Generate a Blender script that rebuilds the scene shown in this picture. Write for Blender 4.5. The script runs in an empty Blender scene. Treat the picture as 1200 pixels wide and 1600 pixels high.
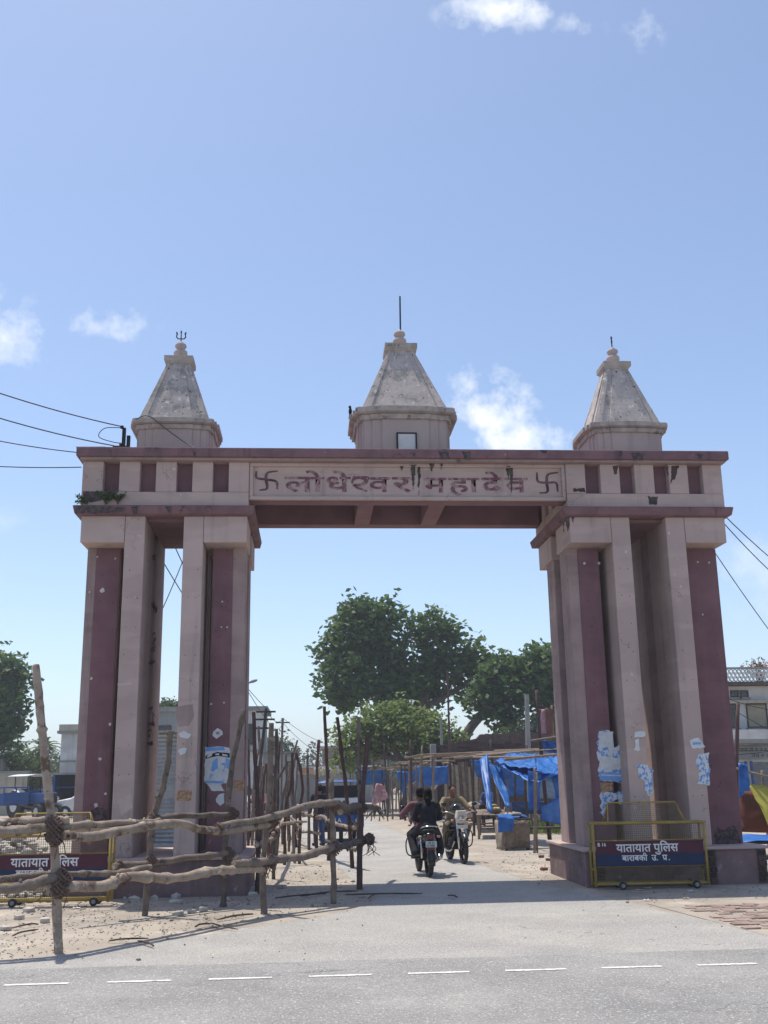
import bpy, bmesh, math, random
import numpy as np
from mathutils import Vector, Matrix, noise as mnoise
random.seed(11); rng = np.random.default_rng(11)
S = bpy.context.scene; COL = S.collection
# ------------------------------------------------------------------ camera
CX, CY, CZ, YAW, PITCH, ROLL, FPX = -1.7381, -17.4979, 1.75, .0730, .2487, -.0155, 1637.42
_f = Vector((math.sin(YAW)*math.cos(PITCH), math.cos(YAW)*math.cos(PITCH), math.sin(PITCH)))
_r0 = Vector((math.cos(YAW), -math.sin(YAW), 0)); _u0 = _r0.cross(_f)
_r = math.cos(ROLL)*_r0 + math.sin(ROLL)*_u0; _u = -math.sin(ROLL)*_r0 + math.cos(ROLL)*_u0
cam = bpy.data.cameras.new('camera'); cam.sensor_fit = 'VERTICAL'; cam.sensor_height = 36
cam.lens = 36*FPX/1600; cam.clip_start = .05; cam.clip_end = 4000
co = bpy.data.objects.new('camera', cam); COL.objects.link(co)
co.matrix_world = Matrix(((_r.x, _u.x, -_f.x, CX), (_r.y, _u.y, -_f.y, CY), (_r.z, _u.z, -_f.z, CZ), (0, 0, 0, 1)))
S.camera = co
# ------------------------------------------------------------------ sky, sun, exposure
SUNDIR = Vector((.2, -.235, -1)).normalized()          # the way the light travels
W = bpy.data.worlds.new('World'); S.world = W; W.use_nodes = True
NT = W.node_tree; NT.nodes.clear()
def wn(t, **k):
    n = NT.nodes.new(t)
    for a, b in k.items(): setattr(n, a, b)
    return n
def wmath(op, a, b=None, c=None, clamp=False):
    n = wn('ShaderNodeMath', operation=op, use_clamp=clamp)
    for i, x in enumerate((a, b, c)):
        if x is None: continue
        if isinstance(x, (int, float)): n.inputs[i].default_value = x
        else: NT.links.new(x, n.inputs[i])
    return n.outputs[0]
def wdot(a, vec):
    n = wn('ShaderNodeVectorMath', operation='DOT_PRODUCT'); NT.links.new(a, n.inputs[0]); n.inputs[1].default_value = vec
    return n.outputs['Value']
sky = wn('ShaderNodeTexSky', sky_type='NISHITA'); sky.sun_disc = False
sky.sun_elevation = math.asin(-SUNDIR.z); sky.sun_rotation = math.atan2(-SUNDIR.x, -SUNDIR.y)
sky.air_density = .82; sky.dust_density = 1.0; sky.ozone_density = 1.4; sky.altitude = 0
tc = wn('ShaderNodeTexCoord'); DIR = tc.outputs['Generated']
def wnoise(scale, detail, rough=.6, dist=0):
    n = wn('ShaderNodeTexNoise'); NT.links.new(DIR, n.inputs['Vector']); n.inputs['Scale'].default_value = scale
    n.inputs['Detail'].default_value = detail; n.inputs['Roughness'].default_value = rough; n.inputs['Distortion'].default_value = dist
    return n.outputs['Fac']
nA = wnoise(26, 7, .62); nB = wnoise(60, 6, .6); nC = wnoise(2.2, 4, .55)
def ray(u, v):
    return (_f + (u-600)/FPX*_r - (v-800)/FPX*_u)
def wvec(op, a, *r):
    n = wn('ShaderNodeVectorMath', operation=op); NT.links.new(a, n.inputs[0])
    for i, x in enumerate(r): n.inputs[i+1].default_value = x
    return n.outputs['Value' if op == 'LENGTH' else 'Vector']
# clouds sit at fixed directions of the sky: tangent-plane coordinates about one fixed bearing
dz = wmath('MAXIMUM', wdot(DIR, _f), .08)
cq = wn('ShaderNodeCombineXYZ'); NT.links.new(wmath('DIVIDE', wdot(DIR, _r), dz), cq.inputs[0]); NT.links.new(wmath('DIVIDE', wdot(DIR, _u), dz), cq.inputs[1])
Q = cq.outputs[0]
nz_ = wmath('ADD', wmath('MULTIPLY_ADD', nA, 3.6, -1.87), wmath('MULTIPLY_ADD', nB, 1.4, -.7))
masks = None
for (u, v, a, b, dens, k) in ((785, 15, 88, 38, .9, .9), (905, 35, 42, 26, .5, 1.2), (1008, 38, 30, 40, .38, 1.4), (165, 508, 80, 32, .6, 1.0), (5, 525, 75, 60, .75, .9),
        (772, 650, 76, 68, 1.3, .7), (800, 690, 98, 46, 1.2, .75), (735, 600, 32, 36, .75, 1.0), (5, 815, 60, 24, .25, 1.0), (1190, 900, 90, 80, .3, 1.0), (1470, 420, 170, 90, .7, .9), (-300, 300, 180, 80, .6, .9)):
    r2 = wvec('LENGTH', wvec('MULTIPLY_ADD', Q, (FPX/a, FPX/b, 0), (-(u-600)/a, (v-800)/b, 0)))
    m = wmath('MULTIPLY', wmath('SUBTRACT', wmath('MULTIPLY_ADD', nz_, k, 1.), r2), .8, clamp=True)
    m = wmath('MULTIPLY', wmath('MULTIPLY', m, dens), wmath('SUBTRACT', 1.7, r2, clamp=True))
    masks = m if masks is None else wmath('MAXIMUM', masks, m)
# thin high veil over the whole sky; the path through it lengthens toward the horizon as in real air
zz = wn('ShaderNodeSeparateXYZ'); NT.links.new(DIR, zz.inputs[0])
path = wmath('DIVIDE', .026, wmath('MAXIMUM', zz.outputs['Z'], .035))
thin = wmath('MULTIPLY', path, wmath('MULTIPLY_ADD', nC, 1.2, .4))
thin = wmath('SUBTRACT', 1.0, wmath('POWER', 2.718, wmath('MULTIPLY', thin, -1.0)))
def wmix(f, a_, col):
    n = wn('ShaderNodeMix', data_type='RGBA'); NT.links.new(f, n.inputs['Factor']); NT.links.new(a_, n.inputs['A']); n.inputs['B'].default_value = (*col, 1); return n.outputs['Result']
skyc = wmix(wmath('MINIMUM', thin, .93), sky.outputs[0], (3.35, 3.85, 4.4))
skyc = wmix(wmath('MINIMUM', masks, .95), skyc, (5.6, 5.8, 6.0))
bg = wn('ShaderNodeBackground'); bg.inputs['Strength'].default_value = .12
NT.links.new(skyc, bg.inputs['Color'])
wo = wn('ShaderNodeOutputWorld'); NT.links.new(bg.outputs[0], wo.inputs['Surface'])
sl = bpy.data.lights.new('sun', 'SUN'); sl.energy = 3.0; sl.angle = math.radians(.53); sl.color = (1, .93, .83)
so = bpy.data.objects.new('sun', sl); COL.objects.link(so); so.location = (-20, 20, 60)
so.rotation_euler = SUNDIR.to_track_quat('-Z', 'Y').to_euler()
S.view_settings.view_transform = 'Standard'; S.view_settings.look = 'None'; S.view_settings.gamma = 1
S.view_settings.exposure = .73; S.view_settings.use_curve_mapping = False
S.cycles.use_denoising = True; S.cycles.max_bounces = 6; S.cycles.diffuse_bounces = 3; S.cycles.transparent_max_bounces = 8
S.cycles.volume_bounces = 0; W.cycles.sampling_method = 'MANUAL'; W.cycles.sample_map_resolution = 128
# ------------------------------------------------------------------ pixel -> place helpers
def onY(u, v, y):
    d = ray(u, v); t = (y-CY)/d.y; return Vector((CX, CY, CZ)) + t*d
def onZ(u, v, z=0):
    d = ray(u, v); t = (z-CZ)/d.z; return Vector((CX, CY, CZ)) + t*d
def onX(u, v, x):
    d = ray(u, v); t = (x-CX)/d.x; return Vector((CX, CY, CZ)) + t*d
def onP(u, v, a, b, near=0):
    """pixel onto the vertical plane through ground points a and b"""
    n = Vector((b[1]-a[1], a[0]-b[0], 0)); d = ray(u, v); o = Vector((CX, CY, CZ))
    t = n.dot(Vector((a[0], a[1], 0))-o)/n.dot(d)
    return o + d*t - d.normalized()*near
# ------------------------------------------------------------------ materials
MATS = {}
def mat(name, c1, c2=None, scale=3., rough=.85, bump=.2, bscale=35., metal=0., spec=.25, streak=0., sc=None, spots=None, rnd=0., wave=None, detail=5, trans=0., stretch=None, lo=.38, hi=.64, world=False, uneven=0., band=0., crack=0.):
    """procedural material: two-tone noise, vertical streaks, spots, per-object variation, bump"""
    m = bpy.data.materials.new(name); m.use_nodes = True; nt = m.node_tree; N = nt.nodes; L = nt.links
    p = N['Principled BSDF']; p.inputs['Roughness'].default_value = rough; p.inputs['Metallic'].default_value = metal
    p.inputs['Specular IOR Level'].default_value = spec
    tcn = N.new('ShaderNodeTexCoord'); oi = N.new('ShaderNodeObjectInfo')
    if world:
        vec = N.new('ShaderNodeNewGeometry').outputs['Position']
    else:
        add = N.new('ShaderNodeVectorMath'); add.operation = 'ADD'; L.new(tcn.outputs['Object'], add.inputs[0])
        if rnd:
            ml = N.new('ShaderNodeMath'); ml.operation = 'MULTIPLY'; ml.inputs[1].default_value = 37; L.new(oi.outputs['Random'], ml.inputs[0]); L.new(ml.outputs[0], add.inputs[1])
        vec = add.outputs[0]
    def nz(sc_, det=detail, st=None, rg=.6):
        n = N.new('ShaderNodeTexNoise'); n.inputs['Scale'].default_value = sc_; n.inputs['Detail'].default_value = det; n.inputs['Roughness'].default_value = rg
        if st:
            mp = N.new('ShaderNodeMapping'); mp.inputs['Scale'].default_value = st; L.new(vec, mp.inputs['Vector']); L.new(mp.outputs[0], n.inputs['Vector'])
        else: L.new(vec, n.inputs['Vector'])
        return n.outputs['Fac']
    def ramp(fac, a, b):
        r = N.new('ShaderNodeMapRange'); r.inputs['From Min'].default_value = a; r.inputs['From Max'].default_value = b; L.new(fac, r.inputs['Value']); return r.outputs[0]
    def mix(f, a, b, mode='MIX'):
        x = N.new('ShaderNodeMix'); x.data_type = 'RGBA'; x.blend_type = mode
        if isinstance(f, (int, float)): x.inputs['Factor'].default_value = f
        else: L.new(f, x.inputs['Factor'])
        for k, q in (('A', a), ('B', b)):
            if isinstance(q, tuple): x.inputs[k].default_value = (*q, 1)
            else: L.new(q, x.inputs[k])
        return x.outputs['Result']
    c2 = c2 or tuple(x*.78 for x in c1)
    col = mix(ramp(nz(scale, st=stretch), lo, hi), c1, c2)
    if streak:
        sc = sc or tuple(x*.45 for x in c1)
        f = ramp(nz(4.5, 6, (1, 1, .07)), .56, .74)
        f2 = N.new('ShaderNodeMath'); f2.operation = 'MULTIPLY'; f2.inputs[1].default_value = streak; L.new(f, f2.inputs[0])
        col = mix(f2.outputs[0], col, sc)
    if uneven:
        f = ramp(nz(.55, 6, rg=.7), .3, .7)
        x = N.new('ShaderNodeMix'); x.data_type = 'RGBA'; x.blend_type = 'MULTIPLY'; x.inputs['Factor'].default_value = uneven
        L.new(col, x.inputs['A']); cr = N.new('ShaderNodeCombineColor')
        for k in range(3): L.new(f, cr.inputs[k])
        L.new(cr.outputs[0], x.inputs['B']); col = x.outputs['Result']
    if band:
        f = ramp(nz(1.1, 3, (.45, .45, 1.9)), .47, .53)
        f2 = N.new('ShaderNodeMath'); f2.operation = 'MULTIPLY'; f2.inputs[1].default_value = band; L.new(f, f2.inputs[0])
        col = mix(f2.outputs[0], col, tuple(min(1, x*1.22+.02) for x in c1))
        vo = N.new('ShaderNodeTexVoronoi'); vo.feature = 'DISTANCE_TO_EDGE'; vo.inputs['Scale'].default_value = .8; wv = N.new('ShaderNodeVectorMath'); wv.operation = 'ADD'
        nn = N.new('ShaderNodeTexNoise'); nn.inputs['Scale'].default_value = 3; nn.inputs['Detail'].default_value = 5; L.new(vec, nn.inputs['Vector']); L.new(nn.outputs['Color'], wv.inputs[1]); L.new(vec, wv.inputs[0]); L.new(wv.outputs[0], vo.inputs['Vector'])
        ck_ = ramp(vo.outputs['Distance'], .006, .0015); gate_ = ramp(nz(1.3, 2), .54, .6); mm_ = N.new('ShaderNodeMath'); mm_.operation = 'MULTIPLY'; L.new(ck_, mm_.inputs[0]); L.new(gate_, mm_.inputs[1])
        col = mix(mm_.outputs[0], col, tuple(x*.42 for x in c1))
    if crack:
        vo = N.new('ShaderNodeTexVoronoi'); vo.feature = 'DISTANCE_TO_EDGE'; vo.inputs['Scale'].default_value = crack; wv = N.new('ShaderNodeVectorMath'); wv.operation = 'ADD'
        nn = N.new('ShaderNodeTexNoise'); nn.inputs['Scale'].default_value = 2; nn.inputs['Detail'].default_value = 6; L.new(vec, nn.inputs['Vector']); L.new(nn.outputs['Color'], wv.inputs[1]); L.new(vec, wv.inputs[0]); L.new(wv.outputs[0], vo.inputs['Vector'])
        ck_ = ramp(vo.outputs['Distance'], .008, .002); gate_ = ramp(nz(.5, 2), .5, .58); mm_ = N.new('ShaderNodeMath'); mm_.operation = 'MULTIPLY'; L.new(ck_, mm_.inputs[0]); L.new(gate_, mm_.inputs[1])
        col = mix(mm_.outputs[0], col, tuple(x*.55 for x in c1))
    for sp in (spots or ()):
        (colr, ssc, th, soft) = sp[:4]
        col = mix(ramp(nz(ssc, 4, sp[4] if len(sp) > 4 else None), th, th+soft), col, colr)
    if rnd:
        hs = N.new('ShaderNodeHueSaturation'); L.new(col, hs.inputs['Color'])
        mr = N.new('ShaderNodeMapRange'); mr.inputs['To Min'].default_value = 1-rnd; mr.inputs['To Max'].default_value = 1+rnd; L.new(oi.outputs['Random'], mr.inputs['Value'])
        L.new(mr.outputs[0], hs.inputs['Value']); col = hs.outputs['Color']
    L.new(col, p.inputs['Base Color'])
    if bump:
        b = N.new('ShaderNodeBump'); b.inputs['Strength'].default_value = bump; b.inputs['Distance'].default_value = .02
        L.new(nz(bscale, 5), b.inputs['Height']); L.new(b.outputs[0], p.inputs['Normal'])
    if trans:
        t = N.new('ShaderNodeBsdfTranslucent'); L.new(col, t.inputs['Color']); a = N.new('ShaderNodeMixShader'); a.inputs[0].default_value = trans
        L.new(p.outputs[0], a.inputs[1]); L.new(t.outputs[0], a.inputs[2]); L.new(a.outputs[0], N['Material Output'].inputs['Surface'])
    MATS[name] = m; return m
def leafmat(name, c1, c2, trans=.3):
    m = bpy.data.materials.new(name); m.use_nodes = True; nt = m.node_tree; N = nt.nodes; L = nt.links
    p = N['Principled BSDF']; p.inputs['Roughness'].default_value = .55; p.inputs['Specular IOR Level'].default_value = .3
    g = N.new('ShaderNodeNewGeometry'); x = N.new('ShaderNodeMix'); x.data_type = 'RGBA'
    L.new(g.outputs['Random Per Island'], x.inputs['Factor']); x.inputs['A'].default_value = (*c1, 1); x.inputs['B'].default_value = (*c2, 1)
    L.new(x.outputs['Result'], p.inputs['Base Color'])
    t = N.new('ShaderNodeBsdfTranslucent'); L.new(x.outputs['Result'], t.inputs['Color'])
    a = N.new('ShaderNodeMixShader'); a.inputs[0].default_value = trans
    L.new(p.outputs[0], a.inputs[1]); L.new(t.outputs[0], a.inputs[2]); L.new(a.outputs[0], N['Material Output'].inputs['Surface'])
    MATS[name] = m; return m
# ------------------------------------------------------------------ mesh helpers
XF = {}                                                   # object name -> world matrix of its root
def tag(o, label=None, cat=None, group=None, kind=None):
    for k, v in (('label', label), ('category', cat), ('group', group), ('kind', kind)):
        if v: o[k] = v
    return o
def thing(name, label, cat, loc=(0, 0, 0), rz=0., group=None):
    o = bpy.data.objects.new(name, None); COL.objects.link(o); o.location = loc; o.rotation_euler = (0, 0, rz); o.empty_display_size = .1
    XF[o] = Matrix.Translation(Vector(loc)) @ Matrix.Rotation(rz, 4, 'Z')
    return tag(o, label, cat, group)
class MB:
    def __init__(s): s.v = []; s.f = []
    def add(s, vs, fs):
        n = len(s.v); s.v += [tuple(p) for p in vs]; s.f += [tuple(i+n for i in f) for f in fs]; return s
    def box(s, x0, x1, y0, y1, z0, z1):
        return s.add([(x0, y0, z0), (x1, y0, z0), (x1, y1, z0), (x0, y1, z0), (x0, y0, z1), (x1, y0, z1), (x1, y1, z1), (x0, y1, z1)],
                     [(0, 3, 2, 1), (4, 5, 6, 7), (0, 1, 5, 4), (1, 2, 6, 5), (2, 3, 7, 6), (3, 0, 4, 7)])
    def obox(s, c, size, R=None):
        a, b, d = (x/2 for x in size); c = Vector(c)
        vs = [Vector(p) for p in ((-a, -b, -d), (a, -b, -d), (a, b, -d), (-a, b, -d), (-a, -b, d), (a, -b, d), (a, b, d), (-a, b, d))]
        if R is not None: vs = [R @ p for p in vs]
        return s.add([p+c for p in vs], [(0, 3, 2, 1), (4, 5, 6, 7), (0, 1, 5, 4), (1, 2, 6, 5), (2, 3, 7, 6), (3, 0, 4, 7)])
    def loft(s, rings, cap=True, closed=False):
        n = len(rings[0]); vs = [p for r in rings for p in r]; fs = []
        R = len(rings)
        for i in range(R if closed else R-1):
            for k in range(n):
                j = (i+1) % R
                fs.append((i*n+k, i*n+(k+1) % n, j*n+(k+1) % n, j*n+k))
        if cap and not closed: fs.append(tuple(range(n-1, -1, -1))); fs.append(tuple((R-1)*n+k for k in range(n)))
        return s.add(vs, fs)
    def tube(s, pts, rad, n=8, cap=True, closed=False, wob=0.):
        pts = [Vector(p) for p in pts]; rings = []; prev = None
        for i, p in enumerate(pts):
            if closed: t = pts[(i+1) % len(pts)]-pts[i-1]
            else: t = pts[min(i+1, len(pts)-1)]-pts[max(i-1, 0)]
            t = t.normalized() if t.length > 1e-9 else Vector((0, 0, 1))
            if prev is None:
                a = Vector((0, 0, 1)) if abs(t.z) < .9 else Vector((1, 0, 0)); e = t.cross(a).normalized()
            else:
                e = (prev - t*prev.dot(t)); e = e.normalized() if e.length > 1e-6 else t.orthogonal().normalized()
            prev = e; g = t.cross(e); r = rad[i] if isinstance(rad, (list, tuple)) else rad
            rings.append([p+(e*math.cos(2*math.pi*k/n)+g*math.sin(2*math.pi*k/n))*r*(1+(random.uniform(-wob, wob) if wob else 0)) for k in range(n)])
        return s.loft(rings, cap, closed)
    def lathe(s, prof, c=(0, 0, 0), n=16):
        return s.loft([[Vector((c[0]+r*math.cos(2*math.pi*k/n), c[1]+r*math.sin(2*math.pi*k/n), c[2]+z)) for k in range(n)] for r, z in prof])
    def prism(s, poly, z0, z1):
        return s.loft([[(x, y, z0) for x, y in poly], [(x, y, z1) for x, y in poly]])
    def ell(s, c, r, n=12, m=8, R=None):
        c = Vector(c); r = r if isinstance(r, (tuple, list)) else (r, r, r); rings = []
        for i in range(m+1):
            th = math.pi*(i+.0)/m; th = min(max(th, .02), math.pi-.02)
            ring = []
            for k in range(n):
                p = Vector((r[0]*math.sin(th)*math.cos(2*math.pi*k/n), r[1]*math.sin(th)*math.sin(2*math.pi*k/n), -r[2]*math.cos(th)))
                if R is not None: p = R @ p
                ring.append(p+c)
            rings.append(ring)
        return s.loft(rings)
    def cap(s, a, b, r0, r1, n=10):
        s.tube([a, b], [r0, r1], n); s.ell(a, r0, n, 6); s.ell(b, r1, n, 6); return s
    def grid(s, fn, nu, nv):
        vs = [fn(i/nu, j/nv) for j in range(nv+1) for i in range(nu+1)]
        return s.add(vs, [(j*(nu+1)+i, j*(nu+1)+i+1, (j+1)*(nu+1)+i+1, (j+1)*(nu+1)+i) for j in range(nv) for i in range(nu)])
    def build(s, name, m, parent=None, world=True, smooth=False, bevel=0., kind=None, solid=0., sub=0):
        me = bpy.data.meshes.new(name)
        root = parent
        vs = [Vector(p) for p in s.v]; loc = None
        if parent is not None:
            if world:
                I = XF[parent].inverted(); vs = [I @ p for p in vs]
        else:
            xs = [p.x for p in vs]; ys = [p.y for p in vs]; zs = [p.z for p in vs]
            loc = Vector(((min(xs)+max(xs))/2, (min(ys)+max(ys))/2, min(zs))); vs = [p-loc for p in vs]
        me.from_pydata([tuple(p) for p in vs], [], s.f); me.update()
        if smooth: me.polygons.foreach_set('use_smooth', [True]*len(me.polygons))
        me.materials.append(MATS[m] if isinstance(m, str) else m)
        o = bpy.data.objects.new(name, me); COL.objects.link(o)
        if parent is not None: o.parent = parent; XF[o] = XF[parent]
        else: o.location = loc; XF[o] = Matrix.Translation(loc)
        if kind: o['kind'] = kind
        if solid:
            md = o.modifiers.new('solid', 'SOLIDIFY'); md.thickness = solid; md.offset = 0
        if bevel:
            md = o.modifiers.new('bevel', 'BEVEL'); md.width = bevel; md.segments = 2; md.limit_method = 'ANGLE'; md.angle_limit = math.radians(40)
        if sub:
            md = o.modifiers.new('sub', 'SUBSURF'); md.levels = sub; md.render_levels = sub
        return o
def part(name, m, parent, fn, *a, **k):
    b = MB(); getattr(b, fn)(*a); return b.build(name, m, parent, **k)
def smoothpath(pts, n=5):
    """Catmull-Rom through pts"""
    P = [Vector(p) for p in pts]
    if len(P) < 3: return [P[0].lerp(P[-1], i/n) for i in range(n+1)]
    Q = [P[0]*2-P[1]]+P+[P[-1]*2-P[-2]]; out = []
    for i in range(1, len(Q)-2):
        for k in range(n):
            t = k/n; a, b, c, d = Q[i-1], Q[i], Q[i+1], Q[i+2]
            out.append(.5*((2*b)+(c-a)*t+(2*a-5*b+4*c-d)*t*t+(3*b-a-3*c+d)*t**3))
    out.append(P[-1]); return out
def remesh(mb, name, m, parent, world, voxel, smooth_it=4):
    o = mb.build('tmp', m, None); md = o.modifiers.new('r', 'REMESH'); md.mode = 'VOXEL'; md.voxel_size = voxel
    if smooth_it:
        sm = o.modifiers.new('s', 'SMOOTH'); sm.iterations = smooth_it; sm.factor = .5
    dg = bpy.context.evaluated_depsgraph_get(); me = bpy.data.meshes.new_from_object(o.evaluated_get(dg))
    loc = o.location.copy(); bpy.data.objects.remove(o)
    me.transform(Matrix.Translation(loc))
    if world: me.transform(XF[parent].inverted())
    me.name = name; me.materials.clear(); me.materials.append(MATS[m]); me.polygons.foreach_set('use_smooth', [True]*len(me.polygons))
    p = bpy.data.objects.new(name, me); COL.objects.link(p); p.parent = parent; XF[p] = XF[parent]; return p
def text_mesh(name, body, size, m, parent, M, thick=0.):
    """flat lettering, placed by matrix M (text lies in its local xy plane) in parent-local space"""
    c = bpy.data.curves.new('tmp', 'FONT'); c.body = body; c.size = size; c.align_x = 'LEFT'; c.offset = thick; c.resolution_u = 3
    o = bpy.data.objects.new('tmp', c); COL.objects.link(o); dg = bpy.context.evaluated_depsgraph_get()
    me = bpy.data.meshes.new_from_object(o.evaluated_get(dg)); bpy.data.objects.remove(o)
    me.transform(M); me.materials.clear(); me.materials.append(MATS[m]); me.name = name
    p = bpy.data.objects.new(name, me); COL.objects.link(p); p.parent = parent; XF[p] = XF[parent]; return p
def fbm(p, s=1.): return mnoise.noise(Vector(p)*s)
# ------------------------------------------------------------------ material library
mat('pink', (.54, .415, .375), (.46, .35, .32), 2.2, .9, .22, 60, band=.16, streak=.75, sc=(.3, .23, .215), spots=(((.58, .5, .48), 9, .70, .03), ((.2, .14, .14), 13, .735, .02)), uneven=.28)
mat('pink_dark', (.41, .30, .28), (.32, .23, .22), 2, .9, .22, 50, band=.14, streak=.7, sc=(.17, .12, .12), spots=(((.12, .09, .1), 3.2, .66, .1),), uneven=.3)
mat('plinth_paint', (.27, .18, .18), (.18, .125, .125), 2.4, .9, .3, 40, streak=.8, sc=(.09, .07, .072), spots=(((.36, .29, .28), 5, .62, .08), ((.07, .06, .062), 2.2, .6, .1)), uneven=.35)
mat('maroon', (.215, .11, .125), (.17, .088, .103), 2.5, .8, .15, 60, band=.12, streak=.5, sc=(.27, .17, .175), spots=(((.42, .34, .35), 10, .755, .015),), uneven=.25)
mat('maroon_edge', (.21, .115, .125), (.15, .085, .095), 3, .85, .2, 40, streak=.8, sc=(.05, .035, .04), spots=(((.035, .03, .03), 2.1, .60, .06), ((.33, .24, .23), 7, .70, .05)))
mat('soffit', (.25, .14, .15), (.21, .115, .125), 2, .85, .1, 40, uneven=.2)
mat('grey_plaster', (.36, .31, .30), (.28, .24, .24), 3, .9, .25, 40, streak=.5, uneven=.2)
mat('spire', (.48, .42, .385), (.39, .34, .315), 3, .92, .4, 30, streak=.7, sc=(.26, .24, .22), spots=(((.24, .23, .21), 3.0, .55, .12), ((.60, .58, .54), 9, .60, .05), ((.10, .10, .09), 13, .615, .05), ((.34, .31, .29), 34, .6, .06)))
mat('tower_pink', (.50, .41, .38), (.44, .355, .33), 2.2, .9, .18, 50, streak=.6, sc=(.29, .24, .22), uneven=.2)
mat('cap_grey', (.45, .40, .36), (.3, .26, .235), 4, .9, .25, 30, streak=.6, sc=(.16, .15, .13), spots=(((.12, .115, .1), 5, .62, .08),))
mat('paint_old', (.16, .06, .085), (.36, .25, .235), 11, .85, .05, 40, lo=.46, hi=.62)
mat('paint_dark', (.06, .022, .035), (.2, .12, .12), 7, .85, .05, 40)
mat('black_iron', (.025, .025, .028), None, 8, .5, .1, 40, .6)
mat('mould_soft', (.05, .042, .044), (.13, .085, .09), 14, .95, .2, 40, lo=.42, hi=.6)
mat('pink_pale', (.56, .44, .40), (.50, .39, .355), 5, .9, .2, 40)
mat('mould', (.03, .032, .03), (.10, .09, .08), 9, .95, .2, 40)
mat('brick', (.20, .085, .06), (.13, .06, .045), 8, .9, .4, 50, rnd=.3)
mat('brick_dark', (.10, .062, .055), (.06, .045, .042), 8, .95, .4, 50, rnd=.4)
mat('mortar', (.13, .115, .10), None, 10, .95, .3, 50)
mat('white_plate', (.62, .63, .63), (.52, .53, .53), 3, .6, .05)
# ground
mat('dirt', (.42, .368, .305), (.31, .272, .228), .9, .95, .6, 14, spots=(((.50, .455, .39), 1.6, .56, .2), ((.29, .25, .205), 5.5, .60, .14), ((.2, .17, .14), 21, .66, .07)), world=True, uneven=.2)
mat('asphalt', (.32, .312, .298), (.255, .25, .24), .45, .92, .7, 60, crack=.45, spots=(((.37, .355, .33), .7, .52, .3), ((.21, .208, .205), 1.3, .58, .2, (.22, 1.7, 1)), ((.14, .14, .14), .8, .66, .06, (.25, 1.2, 1)), ((.56, .55, .52), 48, .575, .09), ((.10, .10, .10), 55, .585, .09)), world=True, uneven=.15)
mat('lane', (.385, .372, .345), (.32, .31, .29), .6, .92, .7, 50, crack=.55, spots=(((.43, .40, .345), .8, .52, .25), ((.27, .262, .25), 1.6, .60, .2), ((.58, .56, .53), 46, .565, .09), ((.13, .13, .125), 52, .575, .09)), world=True, uneven=.15)
mat('road_paint', (.74, .74, .72), (.6, .6, .58), 5, .7, .1, 40, spots=(((.33, .32, .31), 22, .56, .08), ((.36, .35, .33), 4, .6, .1)))
mat('paver', (.30, .215, .185), (.24, .18, .155), 4, .92, .4, 40, rnd=.18, spots=(((.40, .335, .27), 5, .5, .2),))
mat('stone', (.38, .35, .31), (.24, .22, .2), 5, .95, .5, 25, rnd=.35)
mat('rubble', (.56, .52, .46), (.38, .34, .3), 6, .95, .5, 25)
# wood, metal, cloth
mat('log_pale', (.37, .30, .235), (.24, .185, .145), 5, .85, .7, 55, rnd=.2, spots=(((.13, .085, .06), 3.2, .54, .08), ((.50, .44, .37), 6, .6, .08), ((.06, .042, .035), 11, .64, .04)))
mat('log_grey', (.20, .16, .13), (.12, .095, .08), 7, .9, .7, 55, rnd=.25, spots=(((.06, .045, .04), 8, .62, .06), ((.3, .25, .2), 5, .62, .08)))
mat('log_red', (.115, .066, .062), (.08, .05, .048), 7, .9, .5, 50, rnd=.2)
mat('cut_wood', (.46, .37, .27), (.30, .22, .15), 14, .9, .3, 60)
mat('rope', (.15, .10, .078), (.09, .06, .048), 30, .95, .6, 80)
mat('wood_old', (.26, .2, .155), (.17, .13, .1), 6, .9, .4, 40, rnd=.2)
mat('wood_dark', (.09, .068, .055), (.06, .045, .04), 6, .9, .4, 40, rnd=.2)
mat('yellow_paint', (.36, .25, .06), (.27, .19, .06), 6, .55, .15, 60, spots=(((.12, .07, .04), 11, .66, .06), ((.5, .42, .2), 9, .64, .06)), rnd=.05)
mat('sign_maroon', (.085, .018, .04), (.065, .016, .033), 4, .5, .05)
mat('sign_navy', (.012, .03, .085), (.012, .024, .06), 4, .5, .05)
mat('white_paint', (.74, .74, .74), (.62, .62, .62), 14, .6, .03)
mat('wire', (.02, .02, .022), None, 5, .6, 0)
mat('mesh_wire', (.20, .165, .085), (.12, .1, .07), 10, .6, 0)
mat('rubber', (.025, .025, .026), (.045, .043, .04), 8, .85, .3, 60)
mat('tarp_faded', (.22, .36, .55), (.34, .42, .52), 4, .55, .15, 18, trans=.25, rnd=.2)
mat('tarp_blue', (.022, .13, .46), (.05, .22, .58), 3, .42, .15, 18, spec=.4, trans=.28, rnd=.12, spots=(((.16, .36, .68), 6, .66, .1),))
mat('tarp_yellow', (.50, .44, .07), (.42, .37, .08), 3, .5, .15, 18, trans=.2)
mat('tarp_red', (.20, .07, .045), (.15, .055, .04), 3, .6, .1, trans=.1)
mat('cloth_pink', (.46, .2, .24), (.5, .33, .33), 6, .9, .1, trans=.15)
mat('sack_dark', (.23, .18, .135), (.13, .10, .08), 5, .95, .4, 40)
mat('sack', (.42, .36, .28), (.30, .25, .2), 7, .95, .4, 40, rnd=.2)
mat('corrugated', (.36, .38, .39), (.26, .27, .28), 3, .5, .1, metal=.5, rnd=.08, spots=(((.2, .12, .07), 4, .64, .08),))
mat('wall_white', (.68, .68, .66), (.56, .56, .545), 1.3, .9, .15, streak=.7, sc=(.26, .26, .26), uneven=.25)
mat('wall_grey', (.36, .37, .38), (.24, .25, .26), 1.1, .9, .15, streak=.8, sc=(.14, .14, .15), uneven=.35)
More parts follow.
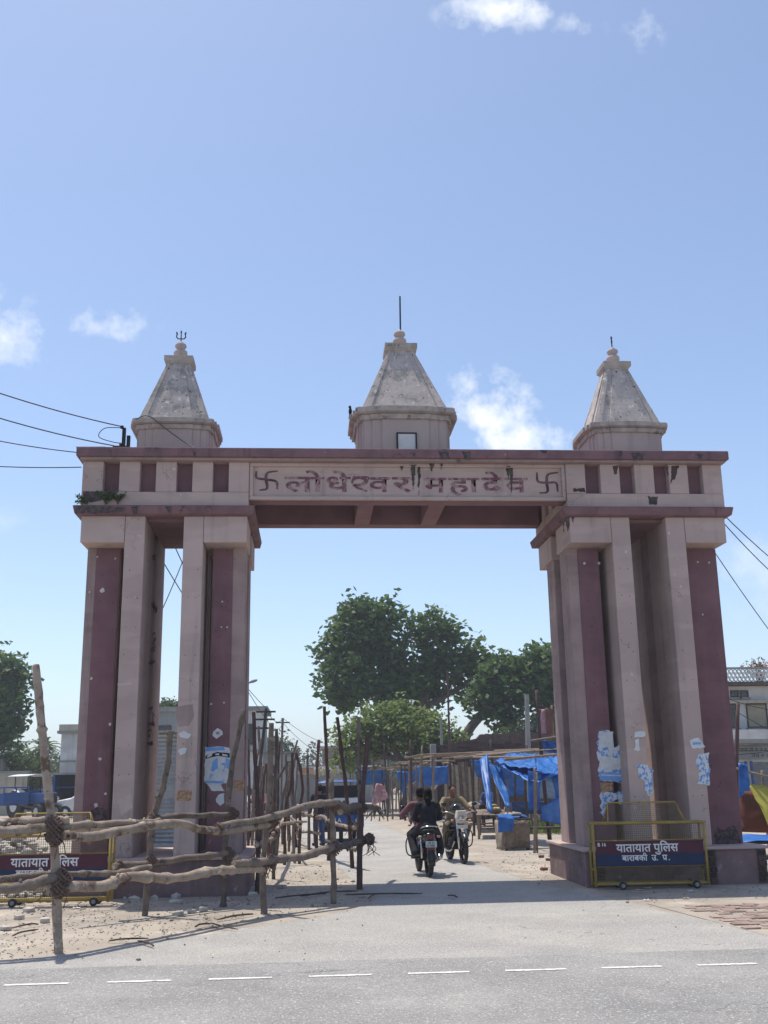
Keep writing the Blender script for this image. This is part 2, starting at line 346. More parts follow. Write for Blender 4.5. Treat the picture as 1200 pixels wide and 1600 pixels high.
mat('wall_cream', (.50, .45, .35), (.41, .37, .3), 1.2, .9, .15, streak=.6, uneven=.25)
mat('house_brown', (.27, .2, .16), (.2, .15, .13), 1.2, .9, .15, streak=.6, uneven=.25)
mat('concrete', (.30, .295, .285), (.22, .22, .21), 2, .9, .2, streak=.6)
mat('glass_dark', (.012, .014, .017), None, 3, .12, 0, spec=.6)
mat('curtain', (.34, .31, .22), (.27, .25, .19), 3, .9, .05)
mat('shutter', (.25, .26, .27), (.19, .2, .2), 4, .6, .05, metal=.3)
mat('dark', (.03, .03, .032), None, 5, .8, 0)
mat('chrome', (.6, .6, .62), None, 5, .22, 0, metal=1)
mat('bike_black', (.012, .012, .014), None, 5, .25, 0, spec=.55)
mat('bike_red', (.16, .02, .025), None, 5, .3, 0, spec=.5)
mat('bike_white', (.66, .60, .52), None, 5, .35, 0, spec=.5)
mat('lens_red', (.16, .008, .02), None, 5, .2, 0, spec=.6)
mat('blue_paint', (.015, .075, .26), (.012, .06, .2), 3, .4, .05, spec=.45)
mat('car_white', (.72, .72, .72), None, 3, .25, 0, spec=.5)
mat('skin', (.19, .095, .058), (.16, .08, .05), 8, .6, .05)
mat('hair', (.006, .005, .005), None, 20, .75, .2, 90, spec=.15)
mat('cloth_black', (.012, .012, .018), (.02, .02, .028), 9, .85, .25, 20)
mat('cloth_maroon', (.21, .1, .115), (.15, .07, .085), 9, .9, .3, 18)
mat('cloth_khaki', (.27, .215, .125), (.21, .165, .1), 9, .9, .3, 18)
mat('cloth_khaki_dark', (.15, .12, .08), None, 9, .9, .3, 18)
mat('cloth_blue', (.06, .09, .2), None, 9, .9, .3, 18)
mat('bark', (.13, .1, .08), (.075, .06, .05), 6, .95, .6, 30)
mat('paper', (.62, .64, .66), (.5, .53, .57), 8, .85, .1, 30, spots=(((.13, .3, .62), 6.5, .57, .03),))
mat('paper_blue', (.14, .32, .66), (.2, .4, .72), 8, .85, .1, 30)
mat('paper_white', (.66, .67, .67), (.52, .54, .56), 9, .85, .1, 30)
mat('paper_blotch', (.60, .62, .64), (.12, .29, .62), 13, .85, .1, 30, lo=.5, hi=.56, spots=(((.13, .07, .085), 10, .64, .03),))
mat('paper_tan', (.45, .30, .18), (.30, .16, .1), 22, .85, .1, 30, lo=.45, hi=.55)
mat('ink', (.02, .022, .03), None, 8, .85, 0)
mat('chip', (.62, .57, .55), (.5, .44, .43), 20, .9, .2)
mat('flower_pink', (.55, .16, .18), None, 8, .9, 0)
mat('goods_yellow', (.60, .43, .10), (.5, .5, .4), 7, .9, .2)
mat('goods_orange', (.55, .2, .08), (.5, .45, .4), 5, .9, .2)
leafmat('leaf_deep', (.04, .09, .028), (.125, .195, .055), .42)
leafmat('leaf_mid', (.05, .095, .028), (.11, .16, .045), .35)
leafmat('leaf_light', (.13, .19, .05), (.21, .26, .085), .55)
leafmat('leaf_far', (.05, .075, .05), (.085, .11, .07), .25)
# ------------------------------------------------------------------ ground, roads
g = MB(); g.box(-700, 700, -60, 1300, -.5, 0); g.build('ground', 'dirt', kind='structure')
def sheet(name, poly, z, m):
    b = MB(); n = len(poly); b.add([(x, y, z) for x, y in poly], [tuple(range(n))]); return b.build(name, m, kind='structure')
def rag(pts, amp=.07, step=.25):
    out = []
    for i in range(len(pts)-1):
        a = Vector(pts[i]); b = Vector(pts[i+1]); n = max(1, int((b-a).length/step)); d = (b-a).normalized(); q = Vector((-d.y, d.x))
        for k in range(n):
            p = a.lerp(b, k/n); w = amp*(mnoise.noise(Vector((p.x*1.3, p.y*1.3, 3)))+.6*mnoise.noise(Vector((p.x*4, p.y*4, 8)))); out.append((p.x+q.x*w, p.y+q.y*w))
    out.append(tuple(pts[-1])); return out
right = [(30, -6.15), (5.6, -6.05), (4.2, -5.75), (3.45, -5.15), (3.05, -3.7), (2.62, -1.6), (2.2, .3), (1.84, 3.1), (1.62, 6), (1.3, 14), (1.1, 22), (.95, 33), (.3, 45), (-2, 62)]
left = [(-5.6, 62), (-3.6, 45), (-2.6, 33), (-2.3, 22), (-1.9, 14), (-1.35, 7), (-.98, 2.5), (-.78, -.6), (-.85, -1.7), (-1.6, -2.9), (-3.08, -4.4), (-4.2, -5.45), (-4.9, -6.0), (-6.5, -6.3), (-30, -6.4)]
sheet('side_road', rag(right[1:], .1)+rag(left[:-1], .1)+[(-4, -6.5), (4, -6.5)], .004, 'lane')
road = sheet('main_road', [(-120, -16.5), (120, -16.5)]+rag([(120, -6.1), (30, -6.15), (5.6, -6.3), (3, -6.35), (-4, -6.35), (-6.5, -6.3), (-30, -6.4), (-120, -6.4)], .08, .4), .008, 'asphalt')
k0 = -4.45
for i in range(-5, 14):
    x = k0+.905*i; w = .57
    b = MB(); nseg = 14; top = []; bot = []
    for j in range(nseg+1):
        xx = x+w*j/nseg; e = .006*random.uniform(-1, 1)
        top.append((xx, -7.15+.006*random.uniform(-1, 1)+.004*i*.2, .0125)); bot.append((xx, -7.215+e, .0125))
    b.add(top+bot[::-1], [tuple(range(2*nseg+2))]); b.build('lane_marking', 'road_paint', road)
pav = MB(); pav.add([(p[0], p[1], .006) for p in [(3.3, -5.5), (7.5, -5.6), (7.5, -2.2), (2.95, -2.3), (3.1, -3.7)]], [(0, 1, 2, 3, 4)]); pav = pav.build('pavement', 'dirt', kind='structure')
pm = None; cnt = 0
for j in range(16):
    for i in range(26):
        x = 3.35+.2*i+(.1 if j % 2 else 0)+.16*((j//2) % 2)*0; y = -5.25+.165*j
        if x > 7.2 or (x < 3.6 and y < -5.0) or random.random() < .22+.25*max(0, mnoise.noise(Vector((x, y, 1)))): continue
        if pm is None:
            b = MB(); b.box(-.092, .092, -.074, .074, 0, .02); o = b.build('paver', 'paver', pav, world=False, bevel=.006); pm = o
        else:
            o = pm.copy(); COL.objects.link(o); o.parent = pav; XF[o] = XF[pav]
        l = XF[pav].inverted() @ Vector((x, y, .001+random.uniform(-.006, .006))); o.location = l; o.rotation_euler = (random.uniform(-.02, .02), random.uniform(-.02, .02), random.uniform(-.05, .05)); cnt += 1
        if cnt > 285: break
    if cnt > 285: break
# ------------------------------------------------------------------ the gateway
G = thing('temple_gateway', 'tall pink and maroon gateway with three temple spires spanning the lane', 'gateway', (0, 1.4, 0))
def gbox(name, m, *a, bevel=.012, parent=None): 
    b = MB(); b.box(*a); return b.build(name, m, parent or G, bevel=bevel)
for s in (-1, 1):
    c = 4.21*s
    def X(a, b): return (c+min(s*a, s*b), c+max(s*a, s*b))      # a,b: offsets measured outwards from the pier centre
    pl = gbox('plinth', 'plinth_paint', c-1.5, c+1.5, -.02, 2.62, -.05, .545, bevel=.01)
    gbox('plinth_coping', 'pink', c-1.55, c+1.55, -.07, 2.67, .545, .59, bevel=.01, parent=pl)
    for (dy0, dy1) in ((.56, 1.14), (1.62, 2.2)):
        for side in (-1, 1):
            x0, x1 = X(.79, 1.36) if side == 1 else X(-1.36, -.79)
            col = gbox('column', 'pink_dark', x0, x1, dy0, dy1, .59, 5.72)
            # maroon facing on the front and back, a narrow pink margin left at the pier's outside
            fy0, fy1 = (dy0-.028, dy0-.001) if dy0 < 1 else (dy1+.001, dy1+.028)
            inner = side == -1
            if s == -1: fx = (x0+.155, x1-.01) if side == 1 else (x0+.01, x1-.22)
            else: fx = (x0+.02, x1-.005) if side == 1 else (x0+.185, x1-.01)
            gbox('facing', 'maroon', fx[0], fx[1], fy0, fy1, .6, 5.66, bevel=.006, parent=col)
            by0, by1 = (.1, 1.16) if dy0 < 1 else (1.6, 2.66)
            bx0, bx1 = X(.665, 1.40) if side == 1 else X(-1.40, -.665)
            gbox('bracket', 'pink', bx0, bx1, by0, by1, 5.69, 6.15)
    for side in (-1, 1):
        x0, x1 = X(.325, .66) if side == 1 else X(-.66, -.325)
        fin = gbox('pilaster', 'pink', x0, x1, .105, 1.18, .59, 6.15)
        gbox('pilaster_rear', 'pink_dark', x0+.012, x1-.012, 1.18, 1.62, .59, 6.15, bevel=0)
        gbox('pilaster', 'pink', x0, x1, 1.62, 2.655, .59, 6.15)
    cb = MB(); ov = 0
    cb.loft([[(c+a*x, y, z) for a, y in ((-1, y0), (1, y0), (1, y1), (-1, y1))] for x, y0, y1, z in ((1.43, .07, 2.7, 6.151), (1.5, 0, 2.81, 6.17), (1.53, -.03, 2.84, 6.30), (1.5, 0, 2.81, 6.315))])
    cb.build('lower_cornice', 'maroon_edge', G, bevel=.008)
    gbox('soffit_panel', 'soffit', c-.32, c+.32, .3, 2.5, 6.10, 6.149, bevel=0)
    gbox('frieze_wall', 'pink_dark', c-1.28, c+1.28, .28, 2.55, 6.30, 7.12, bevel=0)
    gbox('frieze_base', 'pink', c-1.42, c+1.42, .08, 2.73, 6.316, 6.575)
    for i in range(5):
        x = c-1.42+i*.6225
        w = .35
        z0 = 6.576
        for (ya, yb) in ((.08, .279), (2.551, 2.73)):
            if s == 1 and ya < 1 and i == 4: pass
            gbox('frieze_block', 'pink', x, x+w, ya, yb, z0, 7.118)
    for (xa, xb) in ((c-1.42, c-1.281), (c+1.281, c+1.42)):
        for j in range(1, 4):
            y = .08+j*.5875
            gbox('frieze_block', 'pink', xa, xb, y, y+.3, 6.576, 7.118)
    # recessed maroon-grey panels behind the blocks
    for i in range(4):
        x = c-1.42+.35+i*.6225
        gbox('frieze_panel', 'maroon', x+.003, x+.269, .255, .281, 6.58, 7.115, bevel=0)
# roof slab: flat maroon fascia over a pink bed
gbox('roof_slab', 'maroon_edge', -5.72, 5.72, -.10, 3.06, 7.16, 7.325, bevel=.02)
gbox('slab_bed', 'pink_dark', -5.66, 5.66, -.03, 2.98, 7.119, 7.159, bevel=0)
# the beams over the lane
fb = gbox('front_beam', 'pink', -2.785, 2.785, .16, .45, 6.45, 7.118)
gbox('panel_border', 'pink', -2.785, 2.785, .105, .159, 6.45, 6.515, parent=fb); gbox('panel_border', 'pink', -2.785, 2.785, .105, .159, 7.055, 7.118, parent=fb)
gbox('panel_border', 'pink', -2.785, -2.72, .105, .159, 6.516, 7.054, parent=fb); gbox('panel_border', 'pink', 2.72, 2.785, .105, .159, 6.516, 7.054, parent=fb)
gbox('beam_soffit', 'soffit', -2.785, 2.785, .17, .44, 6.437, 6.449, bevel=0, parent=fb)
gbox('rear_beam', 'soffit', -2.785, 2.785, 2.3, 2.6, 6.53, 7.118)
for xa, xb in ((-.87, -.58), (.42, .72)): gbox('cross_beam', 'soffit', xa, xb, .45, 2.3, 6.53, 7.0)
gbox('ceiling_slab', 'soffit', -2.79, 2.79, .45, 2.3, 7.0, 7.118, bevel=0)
# --- painted name on the front beam: ribbons of brush strokes, pixels read off the panel
def stroke(b, pts, w, y=.1545):
    P = smoothpath([Vector((p.x, 0, p.z)) for p in pts], 6); n = len(P); vs = []
    for i, p in enumerate(P):
        t = (P[min(i+1, n-1)]-P[max(i-1, 0)]).normalized(); q = Vector((-t.z, 0, t.x)); f = w*(.55+.45*math.sin(math.pi*min(1, max(0, (i+.6)/(n+.2)))))*(1+.25*abs(t.z))
        vs.append((p.x+q.x*f, y, p.z+q.z*f)); vs.append((p.x-q.x*f, y, p.z-q.z*f))
    b.add(vs, [(2*i, 2*i+1, 2*i+3, 2*i+2) for i in range(n-1)])
SW = [(380, [[(95, 75), (98, 122), (165, 135), (238, 150), (246, 206)], [(250, 74), (178, 86), (164, 130), (172, 198), (118, 212)]]),
      (630, [[(964, 84), (972, 148), (1035, 158), (1102, 160), (1114, 222)], [(1116, 84), (1044, 100), (1035, 158), (1040, 222), (984, 232)]])]
for x0, strokes in SW:
    b = MB()
    for k, st in enumerate(strokes): stroke(b, [onY(x0+p[0]/4.615, 720+p[1]/4.615, .155) for p in st], .021, .1545-.0006*k)
    b.build('swastika_mark', 'paint_dark', fb)
b = MB(); stroke(b, [onY(380+p[0]/4.615, 720+p[1]/4.615, .155) for p in [(784, 164), (796, 134), (846, 122), (890, 146), (856, 172), (800, 178), (848, 202), (894, 218)]], .026); stroke(b, [onY(380+p[0]/4.615, 720+p[1]/4.615, .155) for p in [(790, 117), (850, 118), (905, 118)]], .019, .1538); b.build('letter', 'paint_old', fb)
def painted(body, u0, u1, vtop, vbase, clip=None, hang=0.):
    """one painted syllable fitted between pixel columns u0..u1, headline vtop, foot vbase; clip drops the right part (half letter)"""
    c = bpy.data.curves.new('tmp', 'FONT'); c.body = body; c.size = 1; c.offset = .018; c.resolution_u = 4
    o = bpy.data.objects.new('tmp', c); COL.objects.link(o); me = bpy.data.meshes.new_from_object(o.evaluated_get(bpy.context.evaluated_depsgraph_get())); bpy.data.objects.remove(o)
    bm = bmesh.new(); bm.from_mesh(me); bm.verts.ensure_lookup_table(); isl = {}; n_i = 0            # each brush piece lies on its own hair-thin layer
    for v in bm.verts:
        if v.index in isl: continue
        st = [v]; isl[v.index] = n_i
        while st:
            for e in st.pop().link_edges:
                for w2 in e.verts:
                    if w2.index not in isl: isl[w2.index] = n_i; st.append(w2)
        n_i += 1
    bm.free()
    xs = [v.co.x for v in me.vertices]; A_, B_ = onY(u0, vtop, .155), onY(u1, vbase, .155); H0 = .64
    kx = (B_.x-A_.x)/(max(xs)-min(xs)); kz = (A_.z-B_.z)/H0; off = random.random()*9
    I_ = XF[fb].inverted()
    for v in me.vertices:
        x = A_.x+(v.co.x-min(xs))*kx; z = B_.z+v.co.y*kz
        z += (x-A_.x)*((onY(u1, vbase, .155).z-onY(u0, vbase, .155).z)/max(.01, B_.x-A_.x))
        w_ = .006*mnoise.noise(Vector((x*9, z*9, off))); v.co = I_ @ Vector((x+w_, .1538-.0007*isl[v.index], z+w_))
    me.name = 'letter'; me.materials.clear(); me.materials.append(MATS['paint_old']); o = bpy.data.objects.new('letter', me); COL.objects.link(o); o.parent = fb; XF[o] = XF[fb]
painted('लो', 444, 507, 745, 768); painted('धे', 510, 548, 745, 768);  painted('व', 575, 610, 745.5, 768); painted('र', 612, 645, 745.5, 768)
painted('म', 662, 698, 746.5, 769); painted('हा', 700, 750, 746.5, 769); painted('दे', 752, 786, 746.5, 769); painted('व', 788, 825, 746.5, 769)
# old red scrawl down the inner face of a pilaster
for (u, v, w_, h_) in ((243, 842, 4, 9), (242, 870, 5, 4), (241, 950, 5, 10), (240, 1000, 4, 12), (239, 1018, 5, 6), (238, 1035, 6, 5), (236, 1112, 5, 8), (236, 1128, 6, 7), (235, 1146, 5, 8), (234, 1162, 5, 5)):
    b = MB(); X0 = -4.21-.325+.004
    for k in range(3):
        P_ = [onX(u+random.uniform(-w_, w_), v+random.uniform(-h_, h_), X0) for _ in range(3)]; Q_ = smoothpath(P_, 4)
        b.add([(X0, p.y, p.z+.02) for p in Q_]+[(X0, p.y+.05, p.z-.02) for p in Q_[::-1]], [tuple(range(2*len(Q_)))])
    b.build('scrawl', 'maroon', G)
# black mould running down from the roof slab above the lettering
for (u0, v0, u1, w) in ((646, 726, 765, 9), (675, 724, 736, 9), (690, 718, 733, 9), (655, 728, 775, 5), (795, 728, 748, 8), (800, 728, 775, 5), (628, 728, 735, 6)):
    b = MB(); pts = []
    n = 14
    for i in range(n+1):
        t = i/n; ww = w*(1-t)*(.7+.6*random.random()); pts.append((u0-ww/2+random.uniform(-1, 1), v0+(u1-v0)*t, u0+ww/2+random.uniform(-1, 1)))
    vs = []
    for a, v, c_ in pts:
        for u in (a, c_):
            p = onY(u, v, .103); vs.append((p.x, .1025 if p.z > 7.054 else .1522, p.z))
    b.add(vs, [(2*i, 2*i+1, 2*i+3, 2*i+2) for i in range(n)]); b.build('mould_stain', 'mould', fb)
# weather stains on fascias, frieze and column feet; outlines read off the photograph
def stain(name, m, pts, y, jag=.02, par=None, dy=.002):
    P_ = [onY(u, v, y) for u, v in pts]; out = []
    for i in range(len(P_)):
        a, c_ = P_[i], P_[(i+1) % len(P_)]; k_ = max(2, int((c_-a).length/.035))
        for j in range(k_):
            q = a.lerp(c_, j/k_); out.append((q.x+random.uniform(-jag, jag), y-dy, q.z+random.uniform(-jag, jag)))
    b = MB(); b.add(out, [tuple(range(len(out)))]); return b.build(name, m, par or G)
for pts in ([(120, 791), (150, 790), (196, 793), (190, 799), (150, 803), (118, 803)], [(205, 791), (215, 791), (214, 803), (208, 804)], [(258, 792), (268, 791), (266, 803)]): stain('mould_stain', 'mould_soft', pts, -.03, .012)
for pts in ([(684, 705), (700, 705), (703, 716), (690, 718)], [(722, 706), (736, 705), (734, 719), (726, 717)], [(300, 704), (306, 704), (305, 716)], [(985, 708), (1008, 708), (1004, 719), (990, 720)], [(640, 708), (650, 707), (647, 715)], [(170, 704), (176, 704), (174, 715)], [(1085, 709), (1100, 710), (1096, 719)]): stain('mould_stain', 'mould_soft', pts, -.10, .012)
for pts in ([(130, 768), (182, 767), (178, 778), (150, 784), (131, 786)], [(1012, 776), (1028, 776), (1027, 788), (1014, 788)]): stain('mould_stain', 'mould_soft', pts, .08, .012)
for pts in ([(957, 728), (966, 727), (964, 740), (959, 742)], [(895, 764), (912, 762), (914, 768), (897, 769)], [(1048, 728), (1062, 727), (1054, 748), (1048, 756)], [(1040, 730), (1045, 729), (1043, 745)]): stain('plaster_loss', 'brick_dark', pts, .08, .015)
for pts in ([(884, 808), (890, 808), (890, 826), (886, 832)], [(893, 808), (897, 808), (896, 820)], [(878, 810), (882, 810), (881, 835)]): stain('mould_stain', 'mould_soft', pts, .10, .01)
stain('mould_stain', 'mould_soft', [(1116, 1300), (1122, 1290), (1134, 1298), (1142, 1288), (1152, 1292), (1157, 1318), (1118, 1320)], .532, .03)
stain('mould_stain', 'mould_soft', [(137, 1270), (150, 1262), (170, 1268), (168, 1285), (134, 1286)], .532, .03)
for pts in ([(275, 1104), (302, 1100), (303, 1120), (296, 1134), (280, 1136), (275, 1125)],): stain('repaint_patch', 'pink_dark', pts, .105, .006)
for pts in ([(183, 1068), (206, 1066), (205, 1070), (184, 1071)], [(183, 1250), (205, 1240), (207, 1262), (190, 1275)]): stain('repaint_patch', 'pink_pale', pts, .105, .006)
nh = MB()
for (xa, xb, yy) in ((-4.87, -4.54, .105), (-3.88, -3.55, .105), (3.55, 3.88, .105), (4.54, 4.87, .105), (-5.38, -5.0, .532), (-3.42, -3.1, .532), (3.1, 3.42, .532), (5.05, 5.5, .532)):
    z = .9
    while z < 5.6:
        for x in (xa+.09, xb-.09):
            if random.random() < .75:
                r = random.uniform(.006, .011); xx = x+random.uniform(-.02, .02); zz_ = z+random.uniform(-.02, .02); nh.add([(xx+r*math.cos(k*1.047), yy-.0015, zz_+r*math.sin(k*1.047)) for k in range(6)], [tuple(range(6))])
        z += .48
nh.build('bolt_holes', 'dark', G, kind='stuff')
# --- spires
def plan(h, k=1.):
    q = [(.0, 1.), (.50, 1.), (.50, .955), (.70, .955), (.70, .91), (.87, .91), (.87, .87)]
    pts = [(x*h, -y*h) for x, y in q[1:]]                        # from front centre to the front-right corner
    one = pts + [(-y, -x) for x, y in reversed(pts[:-1])]
    out = []
    for r in range(4):
        for (x, y) in one:
            for _ in range(r): x, y = -y, x
            out.append((x, y))
    res = []
    for p in out:
        if not res or (abs(p[0]-res[-1][0])+abs(p[1]-res[-1][1])) > 1e-5: res.append(p)
    return res
def tower(cx, half, z1, z2, zs, ztop, cap, kal, top):
    cy = 1.4
    def ring(h, z): return [(cx+x, cy+y, z) for x, y in plan(h)]
    b = MB(); b.loft([ring(half, 7.3), ring(half, z1+.01)]); base = b.build('spire_base', 'tower_pink', G, bevel=.008)
    b = MB(); b.loft([ring(half*1.05, z1), ring(half*1.07, z1+(z2-z1)*.42), ring(half*1.03, z1+(z2-z1)*.44)]); b.build('cornice', 'cap_grey', base, bevel=.006)
    b = MB(); b.loft([ring(half*1.10, z1+(z2-z1)*.45), ring(half*1.165, z1+(z2-z1)*.55), ring(half*1.165, z2), ring(half*1.0, z2+.02)]); b.build('cornice', 'cap_grey', base, bevel=.006)
    h0 = half*.90; h1 = cap*.76
    b = MB(); b.loft([[(cx+x, cy+y, z) for x, y in ((-h, -h), (h, -h), (h, h), (-h, h))] for h, z in ((h0, zs), (h1, ztop))]); sp = b.build('spire', 'spire', G)
    for (dx, dy) in ((0, -1), (1, 0), (0, 1), (-1, 0)):       # raised panels, wide at the foot, that leave sunken strips beside the arrises
        q = (-dy, dx)
        for (a0, a1, nm) in ((-.56, .56, 'spire_panel'), (-.97, -.80, 'spire_rib'), (.80, .97, 'spire_rib')):
            b = MB(); rr = []
            for h, z, sc_ in ((h0, zs+.004, 1.), (h1, ztop-.004, .8)):
                if nm == 'spire_panel': e = [(a0*sc_, h-.02), (a1*sc_, h-.02), (a1*sc_, h+.028), (a0*sc_, h+.028)]
                else: e = [(a0, h-.02), (a1, h-.02), (a1, h+.018), (a0, h+.018)]
                rr.append([(cx+dx*d+q[0]*a*h, cy+dy*d+q[1]*a*h, z) for a, d in e])
            b.loft(rr); b.build(nm, 'spire', sp, bevel=.004)
    b = MB(); b.loft([[(cx+x*h, cy+y*h, z) for x, y in ((-1, -1), (1, -1), (1, 1), (-1, 1))] for h, z in ((cap*.82, ztop-.005), (cap*.97, ztop+.04), (cap, ztop+.05), (cap, ztop+.145))]); b.build('spire_cap', 'cap_grey', G, bevel=.006)
    H = kal-ztop-.145; r = H*.33
    b = MB(); b.lathe([(r*.8, 0), (r*.8, H*.1), (r*.62, H*.16), (r*.9, H*.24), (r*1.02, H*.35), (r*.95, H*.46), (r*.6, H*.54), (r*.52, H*.58), (r*.72, H*.64), (r*.86, H*.72), (r*.78, H*.82), (r*.4, H*.92), (.012, H)], (cx, cy, ztop+.145), 18)
    fin = b.build('finial', 'tower_pink', G, smooth=True)
    return base, fin
tower(-4.21, .69, 7.93, 8.12, 8.13, 9.39, .27, 9.93, 10.12)
cbase, _ = tower(0, .86, 8.09, 8.31, 8.33, 9.69, .31, 10.24, 10.9)
tower(4.21, .69, 7.93, 8.12, 8.13, 9.39, .27, 9.93, 10.12)
def trident(cx, z, h, yaw):
    T = thing('trident', 'small black iron trident on the %s' % ('spire beside the overhead wire bracket' if cx < 0 else 'spire whose roof slab carries loose sheeting'), 'trident', (cx, 1.4, z), yaw)
    b = MB(); b.tube([(0, 0, -.04), (0, 0, h*.75)], .011, 6); b.tube([(0, 0, h*.75), (0, 0, h*.85), (0, 0, h)], [.011, .02, .002], 6); b.build('shaft', 'black_iron', T, world=False)
    for s in (-1, 1):
        b = MB(); b.tube(smoothpath([(0, 0, h*.28), (s*h*.2, 0, h*.26), (s*h*.36, 0, h*.42), (s*h*.32, 0, h*.66), (s*h*.4, 0, h*.88)], 4), [.012]*12+[.016, .018, .016, .01, .003], 6); b.build('prong', 'black_iron', T, world=False)
trident(-4.21, 9.92, .24, 0); trident(4.21, 9.92, .24, 1.25)
part('lightning_rod', 'black_iron', None, 'tube', [(0.02, 1.4, 10.2), (.025, 1.4, 10.95)], .016, 8)
tag(bpy.data.objects['lightning_rod'], 'thin black iron rod standing on the middle spire', 'rod')
P0 = onY(621, 678, .535); P1 = onY(650, 706, .535)
N = thing('notice_plate', 'small white plate in a dark frame on the middle spire base', 'plate', ((P0.x+P1.x)/2, .53, 7.33))
part('plate', 'white_plate', N, 'box', P0.x, P1.x, .512, .536, 7.33, P0.z)
for a in ((P0.x-.02, P0.x+.008, .5, .536, 7.33, P0.z+.02), (P1.x-.008, P1.x+.02, .5, .536, 7.33, P0.z+.02), (P0.x+.008, P1.x-.008, .5, .536, P0.z-.005, P0.z+.02)): part('frame', 'black_iron', N, 'box', *a)
for a in ((P0.x+.09, P0.x+.14), (P0.x+.18, P0.x+.23)): part('mark', 'ink', N, 'box', a[0], a[1], .5105, .513, 7.385, 7.4)
# bricks laid bare where the plinth's plaster has gone
def bare_bricks(xa, xb, y, z0, z1, pl_):
    part('mortar_bed', 'mortar', pl_, 'box', xa, xb, y-.012, y, z0, z1)
    r = 0; z = z0+.012; first = None
    while z+.07 < z1:
        x = xa+(.0 if r % 2 else -.11)
        while x < xb:
            a, b_ = max(x, xa)+.006, min(x+.22, xb)-.006
            if b_-a > .04: part('brick', 'brick_dark', pl_, 'box', a, b_, y-.012-random.uniform(.012, .04), y-.011, z+.004, z+.072, bevel=.006)
            x += .23
        z += .083; r += 1
PL = [o for o in G.children if o.name.startswith('plinth')]
bare_bricks(2.78, 3.02, -.022, .02, .54, PL[1]); bare_bricks(4.62, 4.86, -.022, .02, .54, PL[1]); bare_bricks(5.55, 5.70, -.022, .02, .54, PL[1])
# paint chips
for (u, v, y, r) in ((160, 922, .53, 5), (143, 1060, .53, 3), (172, 1132, .53, 3), (156, 1186, .53, 3), (337, 1147, .53, 0), (347, 940, .53, 2), (355, 980, .53, 2), (140, 925, .55, 2), (152, 870, .53, 2), (180, 873, .53, 2), (150, 1258, .53, 4), (165, 1240, .53, 3), (913, 880, .53, 3), (936, 880, .53, 3), (1090, 878, .53, 2), (1108, 879, .53, 2), (1098, 960, .53, 2), (978, 862, .1, 3), (1045, 833, .1, 3), (272, 733, .075, 4), (346, 980, .53, 2), (330, 1100, .53, 2), (350, 1098, .53, 2)):
    if r:
        p = onY(u, v, y); b = MB(); n = 9
        b.add([(p.x+math.cos(2*math.pi*k/n)*r*.011*random.uniform(.5, 1), p.y-.0035, p.z+math.sin(2*math.pi*k/n)*r*.011*random.uniform(.5, 1)) for k in range(n)], [tuple(range(n))]); b.build('paint_chip', 'chip', G)
# ------------------------------------------------------------------ posters on the columns
def torn(pts, y, jag=.018, n=7):
    """outline (pixels) -> jagged world polygon on plane y"""
    P = [onY(u, v, y) for u, v in pts]; out = []
    for i in range(len(P)):
        a, b = P[i], P[(i+1) % len(P)]; k = max(1, int((b-a).length/.05))
        for j in range(k):
            q = a.lerp(b, j/k); out.append((q.x+random.uniform(-jag, jag), q.z+random.uniform(-jag, jag)))
    return out
def sheetpoly(name, m, parent, poly, y, th=.003):
    b = MB(); n = len(poly)
    b.loft([[(x, y, z) for x, z in poly], [(x, y+th, z) for x, z in poly]]); return b.build(name, m, parent)
def poster(label, pts, y, m, bits=(), jag=.014, name='poster'):
    poly = torn(pts, y, jag); cx = sum(p[0] for p in poly)/len(poly); cz = min(p[1] for p in poly)
    T = thing(name, label, 'poster', (cx, y, cz)); sheetpoly('sheet', m, T, poly, y-.005, .004)
    for i, (nm, mm, pp, jg) in enumerate(bits): sheetpoly(nm, mm, T, torn(pp, y, jg), y-.0065-.0012*i, .001)
    return T
yc = .532
poster('large torn blue and white election poster on the maroon column behind the log barrier', [(321, 1167), (340, 1166), (359, 1168), (360, 1205), (359, 1222), (345, 1226), (352, 1236), (330, 1236), (323, 1226), (319, 1222), (320, 1195)], yc, 'paper_white', [
    ('print', 'paper_blue', [(321, 1168), (350, 1167), (352, 1172), (322, 1174)], .004), ('headline_band', 'ink', [(321, 1181), (340, 1175), (359, 1177), (359, 1184), (340, 1181), (321, 1186)], .003),
    ('headline', 'paper_white', [(323, 1182), (328, 1178.5), (332, 1178), (331, 1181), (324, 1184)], .002), ('headline', 'paper_white', [(336, 1178), (342, 1177), (343, 1180), (337, 1180)], .002), ('headline', 'paper_white', [(347, 1178), (355, 1179), (356, 1182), (348, 1181)], .002),
    ('print', 'paper_blue', [(330, 1204), (333, 1190), (340, 1184), (340, 1203), (334, 1206)], .004), ('print', 'paper_blue', [(353, 1184), (359, 1187), (359, 1203), (354, 1200)], .004),
    ('print', 'paper', [(329, 1210), (337, 1203), (342, 1200), (350, 1203), (358, 1208), (358, 1220), (327, 1220)], .006), ('print', 'paper_blue', [(345, 1193), (351, 1192), (353, 1198), (349, 1203), (352, 1196), (347, 1195)], .002),
    ('print', 'paper_blue', [(320, 1220), (350, 1221), (350, 1224), (321, 1223)], .003)], .012)
poster('pale ragged paper scrap low on the same maroon column below the big poster', [(340, 1242), (350, 1238), (351, 1255), (345, 1259), (338, 1253)], yc, 'paper', (), .02)
poster('hexagonal grey paper patch above the big blue poster', [(333, 1143), (340, 1138), (347, 1142), (348, 1148), (338, 1154), (332, 1149)], yc, 'paper_white', [('print', 'pink_dark', [(337, 1144), (342, 1143), (343, 1147), (338, 1148)], .004)], .006)
poster('small tan handbill with pictures on the pink pilaster', [(277, 1235), (300, 1235), (299, 1251), (276, 1251)], .103, 'paper_tan', (), .003)
